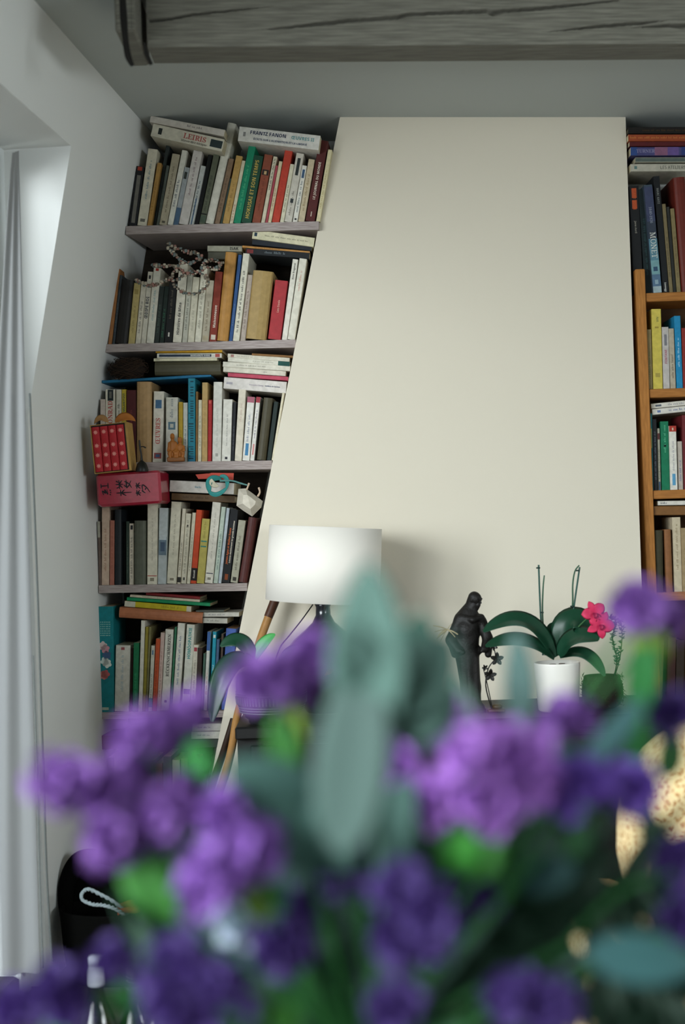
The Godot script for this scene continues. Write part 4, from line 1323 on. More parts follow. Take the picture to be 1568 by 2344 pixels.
# ---------------------------------------------------------------- oak bookcase to the right of the chimney
func right_bookcase() -> void:
	var at := Vector3(1.0, 1.0, -3.93)
	var n := Vector3(0, 0, 1)
	var oak := wood("oak", "#94602a", "#b67a3c", Vector3(14.0, 1.6, 14.0), 0.55)
	var oak_flat := wood("oak_board", "#8f5c28", "#b2763a", Vector3(1.6, 16.0, 16.0), 0.55)
	var o := thing("bookcase", "honey coloured oak bookcase built against the right side of the chimney", "bookcase")
	var top := on_plane(1453, 617, at, n)
	var inner := on_plane(1475, 617, at, n)
	var st := shape()
	box(st, Vector3(top.x, 0.0, -4.09), Vector3(inner.x, top.y, -3.922), 0.002)
	part(o, "side_panel", st, oak)
	st = shape()
	box(st, Vector3(1.14, 0.0, -4.09), Vector3(1.165, top.y, -3.922), 0.002)
	part(o, "side_panel", st, oak)
	for v in [[1478, 671], [1484, 891], [1490, 1123], [1497, 1357], [1500, 1608]]:
		var p := on_plane(v[0], v[1], at, n)
		st = shape()
		box(st, Vector3(inner.x, p.y - 0.024, -4.085), Vector3(1.14, p.y, -3.928), 0.002)
		part(o, "shelf", st, oak_flat)
	st = shape()
	box(st, Vector3(top.x, 0.0, -4.098), Vector3(1.165, top.y, -4.0905))
	part(o, "back_panel", st, wood("oak_back", "#3d2815", "#553a20", Vector3(1.6, 3, 3), 0.7))

	var g := "books lying flat in the oak bookcase"
	var straight := func(u: float, v: float, called: String, lean: float) -> void:
		var p := on_plane(u, v, at, n)
		row = Transform3D(Basis(), Vector3(p.x, p.y, -3.93))
		row_from = Vector2(u, v)
		row_to = Vector2(u + 100.0, v - 3.5)
		row_name = called
		row_group = "upright books on the " + called
		row_lean = lean
		row_count = 0
		row_end = "chimney"
	straight.call(1478.0, 671.0, "top oak shelf", -0.078)
	view_from(1400, 250, 5.208)
	b(268, 386, 918, "#17181a", "tall black book with orange label", {"lean": -0.048, "back": 0.02, "text": [["ART BOOK", "#b8562c", 0.86, 0.5, 0.5, 0.16], ["Jane Avril", "#8d897c", 0.62, 0.2, 0.5, 0.2]], "down": true, "bands": [[0.89, 0.98, "#b8502a", 0.25], [0.79, 0.87, "#b8502a", 0.25]]})
	b(402, 488, 955, "#162426", "black green book", {"lean": -0.065, "back": 0.02, "ink": "#2c4a4c"})
	b(500, 602, 905, "#3c4a58", "tall art book with white capitals and watery picture", {"lean": -0.09, "back": 0.003, "text": [["MONET", "#d2d2c6", 0.44, 0.62, 0.5, 0.3], ["1840-1926", "#9aa0aa", 0.72, 0.3, 0.5, 0.2]], "serif": true, "bold": false, "down": true, "bands": [[0.0, 0.06, "#9fb0b4"], [0.06, 0.17, "#55708a"], [0.17, 0.3, "#77a0a4"], [0.3, 0.5, "#5a8494"], [0.5, 0.66, "#343c4a"], [0.66, 0.98, "#3e4460"], [0.08, 0.12, "#8fa8b4", 0.3], [0.2, 0.24, "#34506a", 0.25]]})
	b(612, 688, 800, "#15171a", "black art book with grey name", {"lean": -0.083, "text": [["MARC KATZ", "#7b7d78", 0.83, 0.34, 0.5, 0.24], ["Somogy", "#c8c8c0", 0.05, 0.34, 0.5, 0.08]], "down": true, "back": 0.01})
	b(692, 736, 1130, "#7a6c4c", "narrow khaki catalogue", {"lean": -0.085, "ink": "#4a4232"})
	b(740, 776, 1165, "#2a2a26", "thin dark catalogue", {"lean": -0.083, "ink": ""})
	b(781, 830, 1185, "#84744e", "narrow straw coloured catalogue", {"lean": -0.08, "ink": "#5d5238"})
	b(838, 985, 820, "#6a2418", "large russet art book", {"lean": -0.08, "hard": true, "round": true, "ink": "#3a140e"})
	lying(228, 740, 1320, 736, 90, "#9a9484", "white catalogue with grey capitals lying lowest above the art books", {"group": g, "d": 0.15, "text": [["LES ATELIERS", "#44483f", 0.46, 0.42, 0.5, 0.3]], "bold": false, "bands": [[0.04, 0.07, "#5d7a76", 0.3]], "back": 0.004})
	lying(285, 634, 1340, 631, 62, "#857f68", "grey cream catalogue lying on the white catalogue", {"group": g, "d": 0.15, "ink": "", "bands": [[0.0, 1.0, "#5b6660", 0.86]], "back": 0.012})
	lying(228, 550, 1330, 545, 100, "#4c4a7a", "blue and pink picture book lying in the top pile", {"group": g, "d": 0.15, "text": [["TURNER", "#8a86a4", 0.16, 0.5, 0.5, 0.2]], "serif": true, "bands": [[0.26, 0.4, "#8a5c78"], [0.0, 0.07, "#2f4a84"], [0.4, 0.52, "#6a5490"], [0.55, 0.6, "#2f3f7a"]], "back": 0.004})
	lying(214, 440, 1350, 437, 58, "#5a1c1e", "maroon book lying in the top pile of the oak bookcase", {"group": g, "d": 0.15, "ink": "", "back": 0.006})
	lying(200, 378, 1350, 378, 80, "#a04a28", "orange brown patterned book lying in the top pile", {"group": g, "d": 0.15, "ink": "#c07a3c", "from": 0.02, "to": 0.7, "back": 0.0})
	lying(196, 292, 1350, 292, 84, "#191512", "thick black book lying topmost in the oak bookcase", {"group": g, "d": 0.15, "ink": "#4a3418", "from": 0.15, "to": 0.6, "hard": true, "back": 0.01})

	straight.call(1484.0, 891.0, "second oak shelf", -0.028)
	view_from(1430, 660, 4.507)
	b(240, 290, 425, "#9c8a5e", "khaki paperback", {"lean": -0.025, "ink": "#6d7444"})
	b(296, 397, 215, "#cfbc54", "tall pale yellow book", {"lean": -0.024, "ink": "", "text": [["DTV", "#5d6a3c", 0.87, 0.3, 0.6, 0.06]], "bands": [[0.15, 0.2, "#a89848", 0.25], [0.76, 0.78, "#a08c3c", 0.3]]})
	b(401, 470, 400, "#a39c9a", "lilac grey paperback with red title", {"lean": -0.026, "text": [["FONTANE", "#9a4a5c", 0.52, 0.34, 0.5, 0.24]], "bands": [[0.7, 0.88, "#7d7c80", 0.3]]})
	b(474, 531, 415, "#8f8068", "taupe paperback", {"lean": -0.035, "ink": "#5d5344"})
	b(537, 604, 285, "#1c86b4", "bright blue book with white print", {"lean": -0.036, "ink": "#a8ccd8", "from": 0.3, "to": 0.7, "high": 0.005})
	b(607, 668, 410, "#8a2a20", "brick red paperback", {"lean": -0.03, "ink": "#5c1a14"})

	straight.call(1490.0, 1123.0, "third oak shelf", -0.022)
	b(266, 300, 1290, "#2f7a80", "thin teal picture book", {"lean": -0.02, "ink": "", "bands": [[0.55, 0.8, "#b0b06a", 0.2]]})
	b(303, 346, 1350, "#17191d", "black paperback", {"lean": -0.022, "ink": "#5d6068", "from": 0.15, "to": 0.9})
	b(348, 376, 1445, "#7d7a64", "slim dark cream paperback", {"lean": -0.022, "ink": "#3a3a34", "bands": [[0.82, 0.92, "#5c3030", 0.1], [0.0, 0.14, "#3c5068", 0.2]]})
	b(386, 470, 1375, "#0f7450", "emerald green book", {"lean": -0.024, "ink": "#5fae86", "from": 0.55, "to": 0.95, "bands": [[0.63, 0.66, "#12362c", 0.35]]})
	b(475, 550, 1420, "#d6d0c6", "white paperback with red head and blue label", {"lean": -0.026, "ink": "#8c8890", "from": 0.3, "to": 0.75, "bands": [[0.91, 1.0, "#b03a2e"], [0.93, 0.97, "#d8c0a8", 0.4], [0.07, 0.25, "#5c9cc0", 0.28]]})
	b(555, 606, 1580, "#9c8c80", "mauve beige paperback", {"lean": -0.026, "ink": "#55608c"})
	b(611, 700, 1310, "#6a1d22", "deep red hardback", {"lean": -0.025, "hard": true, "ink": ""})
	lying(288, 1306, 1150, 1216, 60, "#cbc5be", "white book with its spine to the room, lower of the tilted pair", {"group": g, "d": 0.15, "ink": "#4c5c8c", "from": 0.2, "to": 0.5, "high": 0.006, "bands": [[0.06, 0.1, "#6a7aa0", 0.3]]})
	lying(276, 1242, 1150, 1154, 52, "#c6c0b6", "white book lying on the other tilted white book", {"group": g, "d": 0.15, "ink": "#7d7a84", "from": 0.2, "to": 0.6, "high": 0.005, "bands": [[0.05, 0.12, "#5c626c", 0.3]], "back": 0.014})

	straight.call(1497.0, 1357.0, "fourth oak shelf", -0.028)
	view_from(1430, 1120, 4.507)
	b(306, 404, 425, "#3a3620", "dark olive leather volume with ridged spine", {"lean": -0.014, "hard": true, "round": true, "ink": "", "bands": [[0.66, 0.68, "#24220f"], [0.72, 0.74, "#24220f"], [0.76, 0.78, "#24220f"]]})
	b(430, 500, 415, "#8a5a34", "russet brown soft book", {"lean": -0.035, "ink": "#6a4020", "round": true, "back": 0.004})
	b(512, 600, 290, "#b39e7c", "tall sand coloured volume", {"lean": -0.03, "ink": "#8c7a5c", "from": 0.3, "to": 0.9})
	b(604, 680, 400, "#a08a66", "tan volume", {"lean": -0.03, "ink": "#6d5c40"})
	lying(300, 268, 1100, 262, 96, "#7d5428", "wide brown box lying above the books of the fourth oak shelf", {"name": "wooden_box", "cat": "box", "group": "", "d": 0.15, "ink": "", "hard": true, "pages": "#7d5428", "back": 0.002})
	lying(342, 166, 1080, 156, 46, "#c9c5bc", "white booklet lying on the wide brown box", {"group": g, "d": 0.14, "ink": "#4a4e58", "from": 0.04, "to": 0.12, "high": 0.006})

	straight.call(1500.0, 1608.0, "lowest oak shelf", 0.02)
	b(345, 388, 1545, "#8a6a44", "thin tan volume", {"lean": 0.03, "ink": ""})
	b(432, 522, 1530, "#4a2a24", "dark maroon volume", {"lean": 0.02, "ink": "", "hard": true})
	b(526, 610, 1560, "#3a2c22", "dark brown volume", {"lean": 0.02, "ink": "", "hard": true})

# ---------------------------------------------------------------- the dark cabinet before the chimney and what stands on it
var cabinet_y := 0.58

func foot(u: float, v: float, depth: float) -> Vector3:
	var p := P(u, v, depth)
	return Vector3(p.x, cabinet_y, -depth)

func cabinet_and_lamp() -> void:
	cabinet_y = P(1250, 1620, 3.5).y
	var black := paint("#0e0d0c", 0.5)
	var x0 := P(538, 1640, 3.36).x
	var x1 := P(1476, 1640, 3.6).x
	var o := thing("sideboard", "low black wooden sideboard in front of the chimney breast", "sideboard", Vector3(0, 0, 0))
	var st := shape()
	box(st, Vector3(x0, cabinet_y - 0.03, -3.69), Vector3(x1, cabinet_y, -3.34), 0.004)
	part(o, "top_board", st, black)
	st = shape()
	box(st, Vector3(x0 + 0.003, 0.06, -3.685), Vector3(x1 - 0.004, cabinet_y - 0.03, -3.362))
	part(o, "body", st, black)
	for k in 3:
		var w := (x1 - x0 - 0.06) / 3.0
		st = shape()
		box(st, Vector3(x0 + 0.03 + w * k + 0.004, 0.08, -3.361), Vector3(x0 + 0.03 + w * (k + 1) - 0.004, cabinet_y - 0.045, -3.345), 0.003)
		var d := part(o, "door", st, black)
		st = shape()
		ball(st, Vector3(x0 + 0.03 + w * (k + 0.9), 0.34, -3.333), 0.011)
		part(d, "knob", st, paint("#6a5a3c", 0.35, false, "metal"))
	for s in [[x0 + 0.04, -3.40], [x1 - 0.04, -3.40], [x0 + 0.04, -3.68], [x1 - 0.04, -3.68]]:
		st = shape()
		box(st, Vector3(s[0] - 0.02, 0, s[1] - 0.02), Vector3(s[0] + 0.02, 0.06, s[1] + 0.02), 0.002)
		part(o, "leg", st, black)

	# lamp
	var z := 3.58
	var f := foot(743, 1500, z)
	var lamp := thing("table_lamp", "table lamp with a white drum shade on a dark painted vase", "lamp", f)
	st = shape()
	lathe(st, [Vector2(0.048, 0), Vector2(0.052, 0.006), Vector2(0.062, 0.02), Vector2(0.088, 0.055), Vector2(0.105, 0.095), Vector2(0.107, 0.125), Vector2(0.098, 0.155), Vector2(0.076, 0.182), Vector2(0.048, 0.205), Vector2(0.028, 0.224), Vector2(0.019, 0.242), Vector2(0.018, 0.262), Vector2(0.022, 0.272), Vector2(0.0, 0.276)], 48)
	var vase := part(lamp, "vase_base", st, paint("#1a1c26", 0.2, false, "coat"))
	st = shape()
	for k in 14:
		var a := 2.2 + k * 0.31 + rng.randf() * 0.1
		var y0 := rng.randf_range(0.10, 0.15)
		var y1 := y0 + rng.randf_range(0.02, 0.045)
		var on := func(ang: float, y: float) -> Vector3:
			var r := 0.1085 if y < 0.13 else lerpf(0.1085, 0.062, (y - 0.13) / 0.065)
			return Vector3(cos(ang) * r, y, -sin(ang) * r)
		var p: Vector3 = on.call(a, y0)
		var q: Vector3 = on.call(a + 0.25, (y0 + y1) * 0.5) * Vector3(1.01, 1, 1.01)
		var r2: Vector3 = on.call(a + rng.randf_range(-0.1, 0.3), y1)
		leaf(st, p, q, r2, 0.014, Vector3(cos(a), 0.4, -sin(a)), 0.0, 0.0012, 0.8, 0.8, 6, 2)
	part(vase, "painted_leaves", st, paint("#b8662a", 0.4))
	st = shape()
	lathe(st, [Vector2(0.006, 0.27), Vector2(0.006, 0.33)], 12)
	part(lamp, "stem", st, paint("#7a6a48", 0.35, false, "metal"))
	st = shape()
	lathe(st, [Vector2(0.012, 0.33), Vector2(0.016, 0.345), Vector2(0.028, 0.375), Vector2(0.03, 0.395), Vector2(0.02, 0.418), Vector2(0.0, 0.424)], 20)
	part(lamp, "bulb", st, paint("#e8e6de", 0.3, false))
	var top := P(745.5, 1206, z) - f
	var shade_st := shape()
	lathe(shade_st, [Vector2(0.1445, -0.187), Vector2(0.1415, 0.0), Vector2(0.1400, 0.0), Vector2(0.1430, -0.187), Vector2(0.1445, -0.187)], 72, Vector3.ZERO, 1.0, 1.0, false, false)
	var shade := part(lamp, "lamp_shade", shade_st, paint("#f4eee4", 0.9, false, "leaf"))
	shade.transform = Transform3D(Basis(Vector3(0, 0, 1), -0.075), top)
	st = shape()
	for k in 3:
		var a := TAU * k / 3.0
		tube(st, [Vector3(0, -0.03, 0), Vector3(cos(a) * 0.141, -0.02, sin(a) * 0.141)], [0.0012], 5)
	tube(st, [Vector3(0, -0.03, 0), Vector3(0.005, -0.1, 0)], [0.002], 6)
	part(shade, "shade_carrier", st, paint("#8a8880", 0.4, false, "metal"))
	st = shape()
	tube(st, [P(716, 1384, 3.60) - f, P(690, 1420, 3.63) - f, P(662, 1455, 3.64) - f, P(640, 1484, 3.66) - f, P(628, 1530, 3.66) - f, Vector3(P(628, 1600, 3.66).x - f.x, 0.004, -3.66 - f.z)], [0.0016], 6, 4)
	part(lamp, "cord", st, paint("#1b1a18", 0.6, false))

	# two bent staffs leaning behind the dark pot, past the end of the sideboard
	var s := thing("bamboo_staff", "bent bamboo staff with a dark tip leaning behind the lamp shade", "staff")
	st = shape()
	var path := [P(628, 1378, 3.70), P(610, 1425, 3.69), P(594, 1470, 3.675), P(566, 1560, 3.63), P(543, 1640, 3.58), P(531, 1710, 3.54), P(516, 1770, 3.50), P(497, 1830, 3.46), P(470, 1930, 3.40), at_height(430, 2290, 0.01)]
	tube(st, path, [0.0115, 0.0105, 0.0105, 0.010, 0.010, 0.0095, 0.0095], 12, 5)
	part(s, "cane", st, paint("#a87a44", 0.5))
	st = shape()
	tube(st, [P(633, 1362, 3.705), P(628, 1378, 3.70), P(614, 1413, 3.692)], [0.012, 0.0124, 0.0116], 12, 4)
	part(s, "dark_tip", st, paint("#4a2a1a", 0.5))
	s = thing("dark_staff", "dark brown bent staff beside the bamboo staff, left of the sideboard", "staff")
	st = shape()
	tube(st, [P(534, 1646, 3.66), P(521, 1690, 3.64), P(507, 1735, 3.61), P(491, 1780, 3.57), P(474, 1840, 3.53), P(448, 1930, 3.46), at_height(395, 2270, 0.01)], [0.008, 0.0095, 0.009], 10, 5)
	part(s, "cane", st, paint("#2f1f14", 0.5))

func strap(st: SurfaceTool, z0: float, z1: float, ub: float, vb: float, uc: float, vc: float, ut: float, vt: float, wide: float, face := Vector3(0, 0.6, 0.8), fold := 0.22) -> void:
	leaf(st, P(ub, vb, z0), P(uc, vc, (z0 + z1) * 0.5), P(ut, vt, z1), wide, face, fold, 0.0011, 0.95, 0.5, 18, 4)

func plants_on_cabinet() -> void:
	var green := paint("#183f2c", 0.35, false, "leaf")
	var pale := paint("#3f9a48", 0.4, false, "leaf")
	# orchid in the dark ribbed pot
	var f := foot(620, 1560, 3.405)
	var o := thing("orchid", "young orchid without flowers in a dark ribbed pot beside the lamp", "potted plant")
	var st := shape()
	lathe(st, [Vector2(0.052, 0), Vector2(0.056, 0.004), Vector2(0.056, 0.010), Vector2(0.066, 0.018), Vector2(0.078, 0.034), Vector2(0.0845, 0.062), Vector2(0.085, 0.095), Vector2(0.083, 0.112), Vector2(0.079, 0.12), Vector2(0.074, 0.12), Vector2(0.072, 0.108), Vector2(0.0, 0.105)], 48, f)
	var pot := part(o, "pot", st, paint("#1d211f", 0.25, false, "coat"))
	st = shape()
	for k in 64:
		var a := TAU * k / 64
		tube(st, [f + Vector3(cos(a) * 0.0835, 0.048, -sin(a) * 0.0835), f + Vector3(cos(a) * 0.0855, 0.066, -sin(a) * 0.0855)], [0.0016], 5)
	for y in [0.030, 0.036, 0.042, 0.071, 0.077]:
		var ring := []
		var r: float = lerpf(0.076, 0.0845, clampf((y - 0.03) / 0.032, 0, 1)) + 0.0008
		for i in 49:
			ring.append(f + Vector3(cos(TAU * i / 48) * r, y, -sin(TAU * i / 48) * r))
		tube(st, ring, [0.0014], 5)
	part(pot, "ribs", st, paint("#59635c", 0.35, false))
	for k in [[585, 1520, 505, 1475, 486, 1652, 0.056, 3.41, 3.37, green], [582, 1515, 556, 1440, 505, 1480, 0.042, 3.42, 3.41, green], [580, 1514, 596, 1470, 630, 1452, 0.03, 3.42, 3.42, pale], [640, 1512, 690, 1470, 700, 1530, 0.045, 3.41, 3.38, green]]:
		st = shape()
		strap(st, k[7], k[8], k[0], k[1], k[2], k[3], k[4], k[5], k[6])
		part(o, "leaf", st, k[9])
	# orchid in the white pot
	f = foot(1277, 1570, 3.45)
	o = thing("orchid", "pink flowering orchid with two stakes in a plain white pot", "potted plant")
	st = shape()
	lathe(st, [Vector2(0.046, 0), Vector2(0.049, 0.003), Vector2(0.0555, 0.112), Vector2(0.0555, 0.116), Vector2(0.0520, 0.116), Vector2(0.0505, 0.1), Vector2(0.0, 0.098)], 48, f)
	part(o, "pot", st, paint("#e6e2da", 0.3, false, "coat"))
	st = shape()
	for k in 40:
		var a := rng.randf() * TAU
		var r := rng.randf_range(0.0, 0.045)
		ball(st, f + Vector3(cos(a) * r, 0.1 + rng.randf() * 0.006, sin(a) * r), rng.randf_range(0.005, 0.009), Vector3(1.3, 0.7, 1), 6)
	part(o, "bark_chips", st, paint("#4a3424", 0.9)).set_meta("kind", "stuff")
	for k in [[1270, 1505, 1215, 1372, 1107, 1446, 0.056, 3.45, 3.40, 0.25], [1268, 1508, 1205, 1440, 1112, 1480, 0.05, 3.44, 3.37, 0.2], [1276, 1500, 1300, 1360, 1370, 1462, 0.078, 3.46, 3.42, 0.2], [1282, 1505, 1345, 1470, 1384, 1548, 0.038, 3.44, 3.40, 0.25], [1272, 1503, 1262, 1450, 1268, 1425, 0.04, 3.47, 3.50, 0.2], [1280, 1500, 1310, 1440, 1370, 1466, 0.07, 3.43, 3.36, 0.2]]:
		st = shape()
		strap(st, k[7], k[8], k[0], k[1], k[2], k[3], k[4], k[5], k[6], Vector3(0, 0.75, 0.66), k[9])
		part(o, "leaf", st, green)
	var stick := paint("#1f4a40", 0.5, false)
	for k in [[1243, 1500, 1233, 1293, 0.0022], [1249, 1500, 1328, 1290, 0.0], [1300, 1500, 1327, 1298, 0.0022]]:
		if k[4] == 0.0:
			continue
		st = shape()
		tube(st, [P(k[0], k[1], 3.46), P((k[0] + k[2]) * 0.5 - 1, (k[1] + k[3]) * 0.5, 3.46), P(k[2], k[3], 3.46)], [k[4]], 7, 3)
		part(o, "stake", st, stick)
	for path in [[P(1248, 1500, 3.465), P(1242, 1410, 3.465), P(1243, 1350, 3.465), P(1246, 1317, 3.465)], [P(1295, 1500, 3.465), P(1310, 1395, 3.465), P(1311, 1340, 3.465), P(1316, 1308, 3.465), P(1326, 1294, 3.465)]]:
		st = shape()
		tube(st, path, [0.0024, 0.002, 0.0016], 7, 4)
		part(o, "flower_spike", st, paint("#2f5a40", 0.5))
	st = shape()
	for k in [[1232, 1300], [1240, 1402], [1322, 1306], [1310, 1388]]:
		var c := P(k[0], k[1], 3.455)
		box(st, c - Vector3(0.0048, 0.0018, 0.003), c + Vector3(0.0048, 0.0018, 0.003), 0.0008)
	part(o, "clip", st, paint("#16302a", 0.5, false))
	st = shape()
	tube(st, [P(1284, 1502, 3.44), P(1312, 1450, 3.42), P(1345, 1415, 3.40), P(1362, 1408, 3.39)], [0.002, 0.0014], 6, 4)
	part(o, "flower_spike", st, paint("#3a6a3c", 0.5))
	for k in [[1360, 1403, 0.03, 0.4], [1374, 1430, 0.034, -0.5]]:
		var c := P(k[0], k[1], 3.37)
		var size: float = k[2]
		st = shape()
		for i in 5:
			var a: float = TAU * i / 5 + PI / 2 + k[3]
			var d := Vector3(cos(a), sin(a), 0.1)
			leaf(st, c, c + d * size * 0.6 + Vector3(0, 0, 0.006), c + d * size + Vector3(0, 0, -0.004), size * (0.95 if i in [1, 4] else 0.62), Vector3(0, 0, 1), 0.1, 0.0005, 0.85, 0.7, 8, 3)
		var fl := part(o, "blossom", st, paint("#d8305c", 0.5, true, "petal"))
		st = shape()
		leaf(st, c + Vector3(0, 0, 0.002), c + Vector3(0, -0.004, 0.014), c + Vector3(0.002, -0.013, 0.008), 0.012, Vector3(0, 0.5, 1), 0.5, 0.0008, 0.9, 0.7, 8, 3)
		part(fl, "lip", st, paint("#a01a44", 0.5))
	# needle-leaved plant in the dark fibrous bowl
	f = foot(1379, 1580, 3.47)
	o = thing("needle_plant", "thin needle leaved plant in a dark fibrous bowl right of the white pot", "potted plant")
	st = shape()
	lathe(st, [Vector2(0.03, 0), Vector2(0.042, 0.008), Vector2(0.05, 0.03), Vector2(0.049, 0.055), Vector2(0.043, 0.078), Vector2(0.04, 0.078), Vector2(0.038, 0.068), Vector2(0.0, 0.066)], 32, f)
	part(o, "bowl", st, paint("#1d1712", 0.95))
	st = shape()
	for k in 260:
		var a := rng.randf() * TAU
		var y := rng.randf_range(0.004, 0.08)
		var r := 0.047 + 0.004 * sin(y * 40.0)
		var p := f + Vector3(cos(a) * r, y, sin(a) * r)
		tube(st, [p, p + Vector3(rng.randf_range(-0.008, 0.008), rng.randf_range(-0.006, 0.008), rng.randf_range(-0.004, 0.006))], [0.0009, 0.0003], 4)
	part(o, "fibres", st, paint("#2c2018", 0.95)).set_meta("kind", "stuff")
	st = shape()
	var stem := soft([f + Vector3(0.028, 0.07, 0.0), P(1412, 1510, 3.45), P(1402, 1460, 3.44), P(1410, 1425, 3.43), P(1396, 1413, 3.42)], 8)
	tube(st, stem, [0.0016, 0.001], 6)
	var stem2 := soft([f + Vector3(0.03, 0.07, 0.0), P(1420, 1500, 3.46), P(1424, 1450, 3.45), P(1420, 1420, 3.45)], 8)
	tube(st, stem2, [0.0014, 0.0008], 6)
	part(o, "stem", st, paint("#1f3a2c", 0.6))
	st = shape()
	for q in stem.slice(6) + stem2.slice(6):
		for i in 4:
			var d := Vector3(rng.randf_range(-1, 1), rng.randf_range(-0.1, 0.9), rng.randf_range(-1, 1)).normalized() * 0.011
			leaf(st, q, q + d * 0.5, q + d, 0.0026, Vector3(0, 0, 1), 0.1, 0.0003, 0.9, 0.7, 4, 1)
	part(o, "needles", st, paint("#1d4a3a", 0.5, false, "leaf")).set_meta("kind", "stuff")

func statue_and_ornaments() -> void:
	var f := foot(1078, 1580, 3.47)
	var o := thing("statue", "dark carved wooden statue of a stooping robed man on the sideboard", "statue", f)
	var s := 1.0
	var bones := [
		[Vector3(-0.002, 0.006, 0), Vector3(0.0, 0.06, 0), 0.026, 0.024],
		[Vector3(0.0, 0.06, 0), Vector3(-0.006, 0.14, 0), 0.024, 0.029],
		[Vector3(-0.006, 0.14, 0), Vector3(-0.004, 0.2, -0.002), 0.027, 0.031],
		[Vector3(-0.004, 0.2, -0.002), Vector3(0.004, 0.232, -0.004), 0.031, 0.022],
		[Vector3(-0.018, 0.226, -0.002), Vector3(0.026, 0.224, 0.0), 0.014, 0.014],
		[Vector3(0.004, 0.236, -0.006), Vector3(0.015, 0.262, 0.0), 0.016, 0.0115],
		[Vector3(-0.012, 0.226, -0.008), Vector3(0.006, 0.256, -0.008), 0.022, 0.014],      # stooped back
		[Vector3(-0.024, 0.22, 0.0), Vector3(-0.045, 0.178, 0.008), 0.0135, 0.0125],       # left sleeve
		[Vector3(-0.045, 0.178, 0.008), Vector3(-0.028, 0.152, 0.026), 0.0115, 0.0095],
		[Vector3(-0.042, 0.168, 0.010), Vector3(-0.037, 0.142, 0.014), 0.0105, 0.008],     # hanging cuff
		[Vector3(0.032, 0.218, 0.0), Vector3(0.044, 0.18, 0.008), 0.0135, 0.0125],         # right sleeve
		[Vector3(0.044, 0.18, 0.008), Vector3(0.034, 0.155, 0.026), 0.0115, 0.0095],
		[Vector3(0.046, 0.17, 0.008), Vector3(0.044, 0.14, 0.012), 0.0115, 0.0085],
		[Vector3(-0.028, 0.152, 0.026), Vector3(-0.019, 0.149, 0.033), 0.006, 0.004],      # hands
		[Vector3(0.034, 0.155, 0.026), Vector3(0.026, 0.150, 0.034), 0.006, 0.004],
		[Vector3(-0.018, 0.008, 0.004), Vector3(0.016, 0.008, 0.006), 0.017, 0.017],        # hem
		[Vector3(-0.020, 0.232, 0.006), Vector3(0.008, 0.226, 0.026), 0.006, 0.006],       # collar of the cowl
		[Vector3(0.008, 0.226, 0.026), Vector3(0.032, 0.232, 0.008), 0.006, 0.006],
		[Vector3(-0.030, 0.150, 0.0), Vector3(0.022, 0.150, 0.006), 0.010, 0.010],         # girdle
		[Vector3(-0.004, 0.13, 0.025), Vector3(-0.004, 0.02, 0.022), 0.005, 0.006],        # folds
		[Vector3(0.014, 0.13, 0.02), Vector3(0.013, 0.016, 0.018), 0.005, 0.006],
		[Vector3(-0.02, 0.13, 0.018), Vector3(-0.017, 0.016, 0.014), 0.005, 0.006],
	]
	var st := shape()
	nets(st, bones, 0.006, 0.0026)
	var c := Vector3(0.0195, 0.2745, 0.001)                   # the head, bent forward and turned to its left
	var fw := Vector3(0.70, -0.30, 0.65).normalized()
	var sd := Vector3.UP.cross(fw).normalized()
	var up := fw.cross(sd)
	var skull := [
		[c, c + up * 0.002, 0.0138, 0.0135],
		[c - fw * 0.005 + up * 0.002, c - fw * 0.009 - up * 0.018, 0.0152, 0.0145],
		[c + fw * 0.0045 - up * 0.007, c + fw * 0.0075 - up * 0.0115, 0.0095, 0.0068],
		[c + fw * 0.0138 + up * 0.0015, c + fw * 0.0172 - up * 0.0042, 0.0016, 0.0025],
		[c + fw * 0.0118 + up * 0.0042 - sd * 0.0085, c + fw * 0.0132 + up * 0.0040, 0.0018, 0.0018],
		[c + fw * 0.0118 + up * 0.0042 + sd * 0.0085, c + fw * 0.0132 + up * 0.0040, 0.0018, 0.0018],
		[c + fw * 0.0118 + up * 0.0004 - sd * 0.0056, c + fw * 0.0118 + up * 0.0004 - sd * 0.0060, 0.0019, 0.0019],
		[c + fw * 0.0118 + up * 0.0004 + sd * 0.0056, c + fw * 0.0118 + up * 0.0004 + sd * 0.0060, 0.0019, 0.0019],
		[c + fw * 0.0130 - up * 0.0078 - sd * 0.0032, c + fw * 0.0130 - up * 0.0078 + sd * 0.0032, 0.0015, 0.0015],
		[c + fw * 0.0102 - up * 0.0125, c + fw * 0.0110 - up * 0.0245, 0.0066, 0.0026],
		[c - fw * 0.001 - sd * 0.0132, c - fw * 0.001 - sd * 0.0136 - up * 0.004, 0.0028, 0.0022],
		[c - fw * 0.001 + sd * 0.0132, c - fw * 0.001 + sd * 0.0136 - up * 0.004, 0.0028, 0.0022],
	]
	nets(st, skull, 0.0022, 0.0013)
	part(o, "figure", st, paint("#14110f", 0.55, true, "carved"))
	st = shape()
	lathe(st, [Vector2(0.036, 0), Vector2(0.036, 0.006), Vector2(0.032, 0.009), Vector2(0.0, 0.009)], 28)
	part(o, "plinth", st, paint("#171310", 0.6))
	# straw bow in the crook of its arm
	o = thing("straw_sprig", "pale dry straw sprig tucked into the arm of the statue", "straw")
	st = shape()
	var knot := P(1024, 1441, 3.425)
	for k in [[992, 1432, 0.0012], [996, 1446, 0.001], [1000, 1462, 0.001], [1008, 1468, 0.0008], [1048, 1452, 0.0016], [1042, 1458, 0.0012], [1034, 1428, 0.0008]]:
		var e := P(k[0], k[1], 3.42)
		tube(st, [knot, knot.lerp(e, 0.5) + Vector3(0, 0.002, 0.004), e], [k[2] * 1.3, k[2]], 5, 3)
	leaf(st, knot, knot.lerp(P(1002, 1458, 3.42), 0.5) + Vector3(0, 0.003, 0.003), P(1002, 1458, 3.42), 0.008, Vector3(0, 0.3, 1), 0.3)
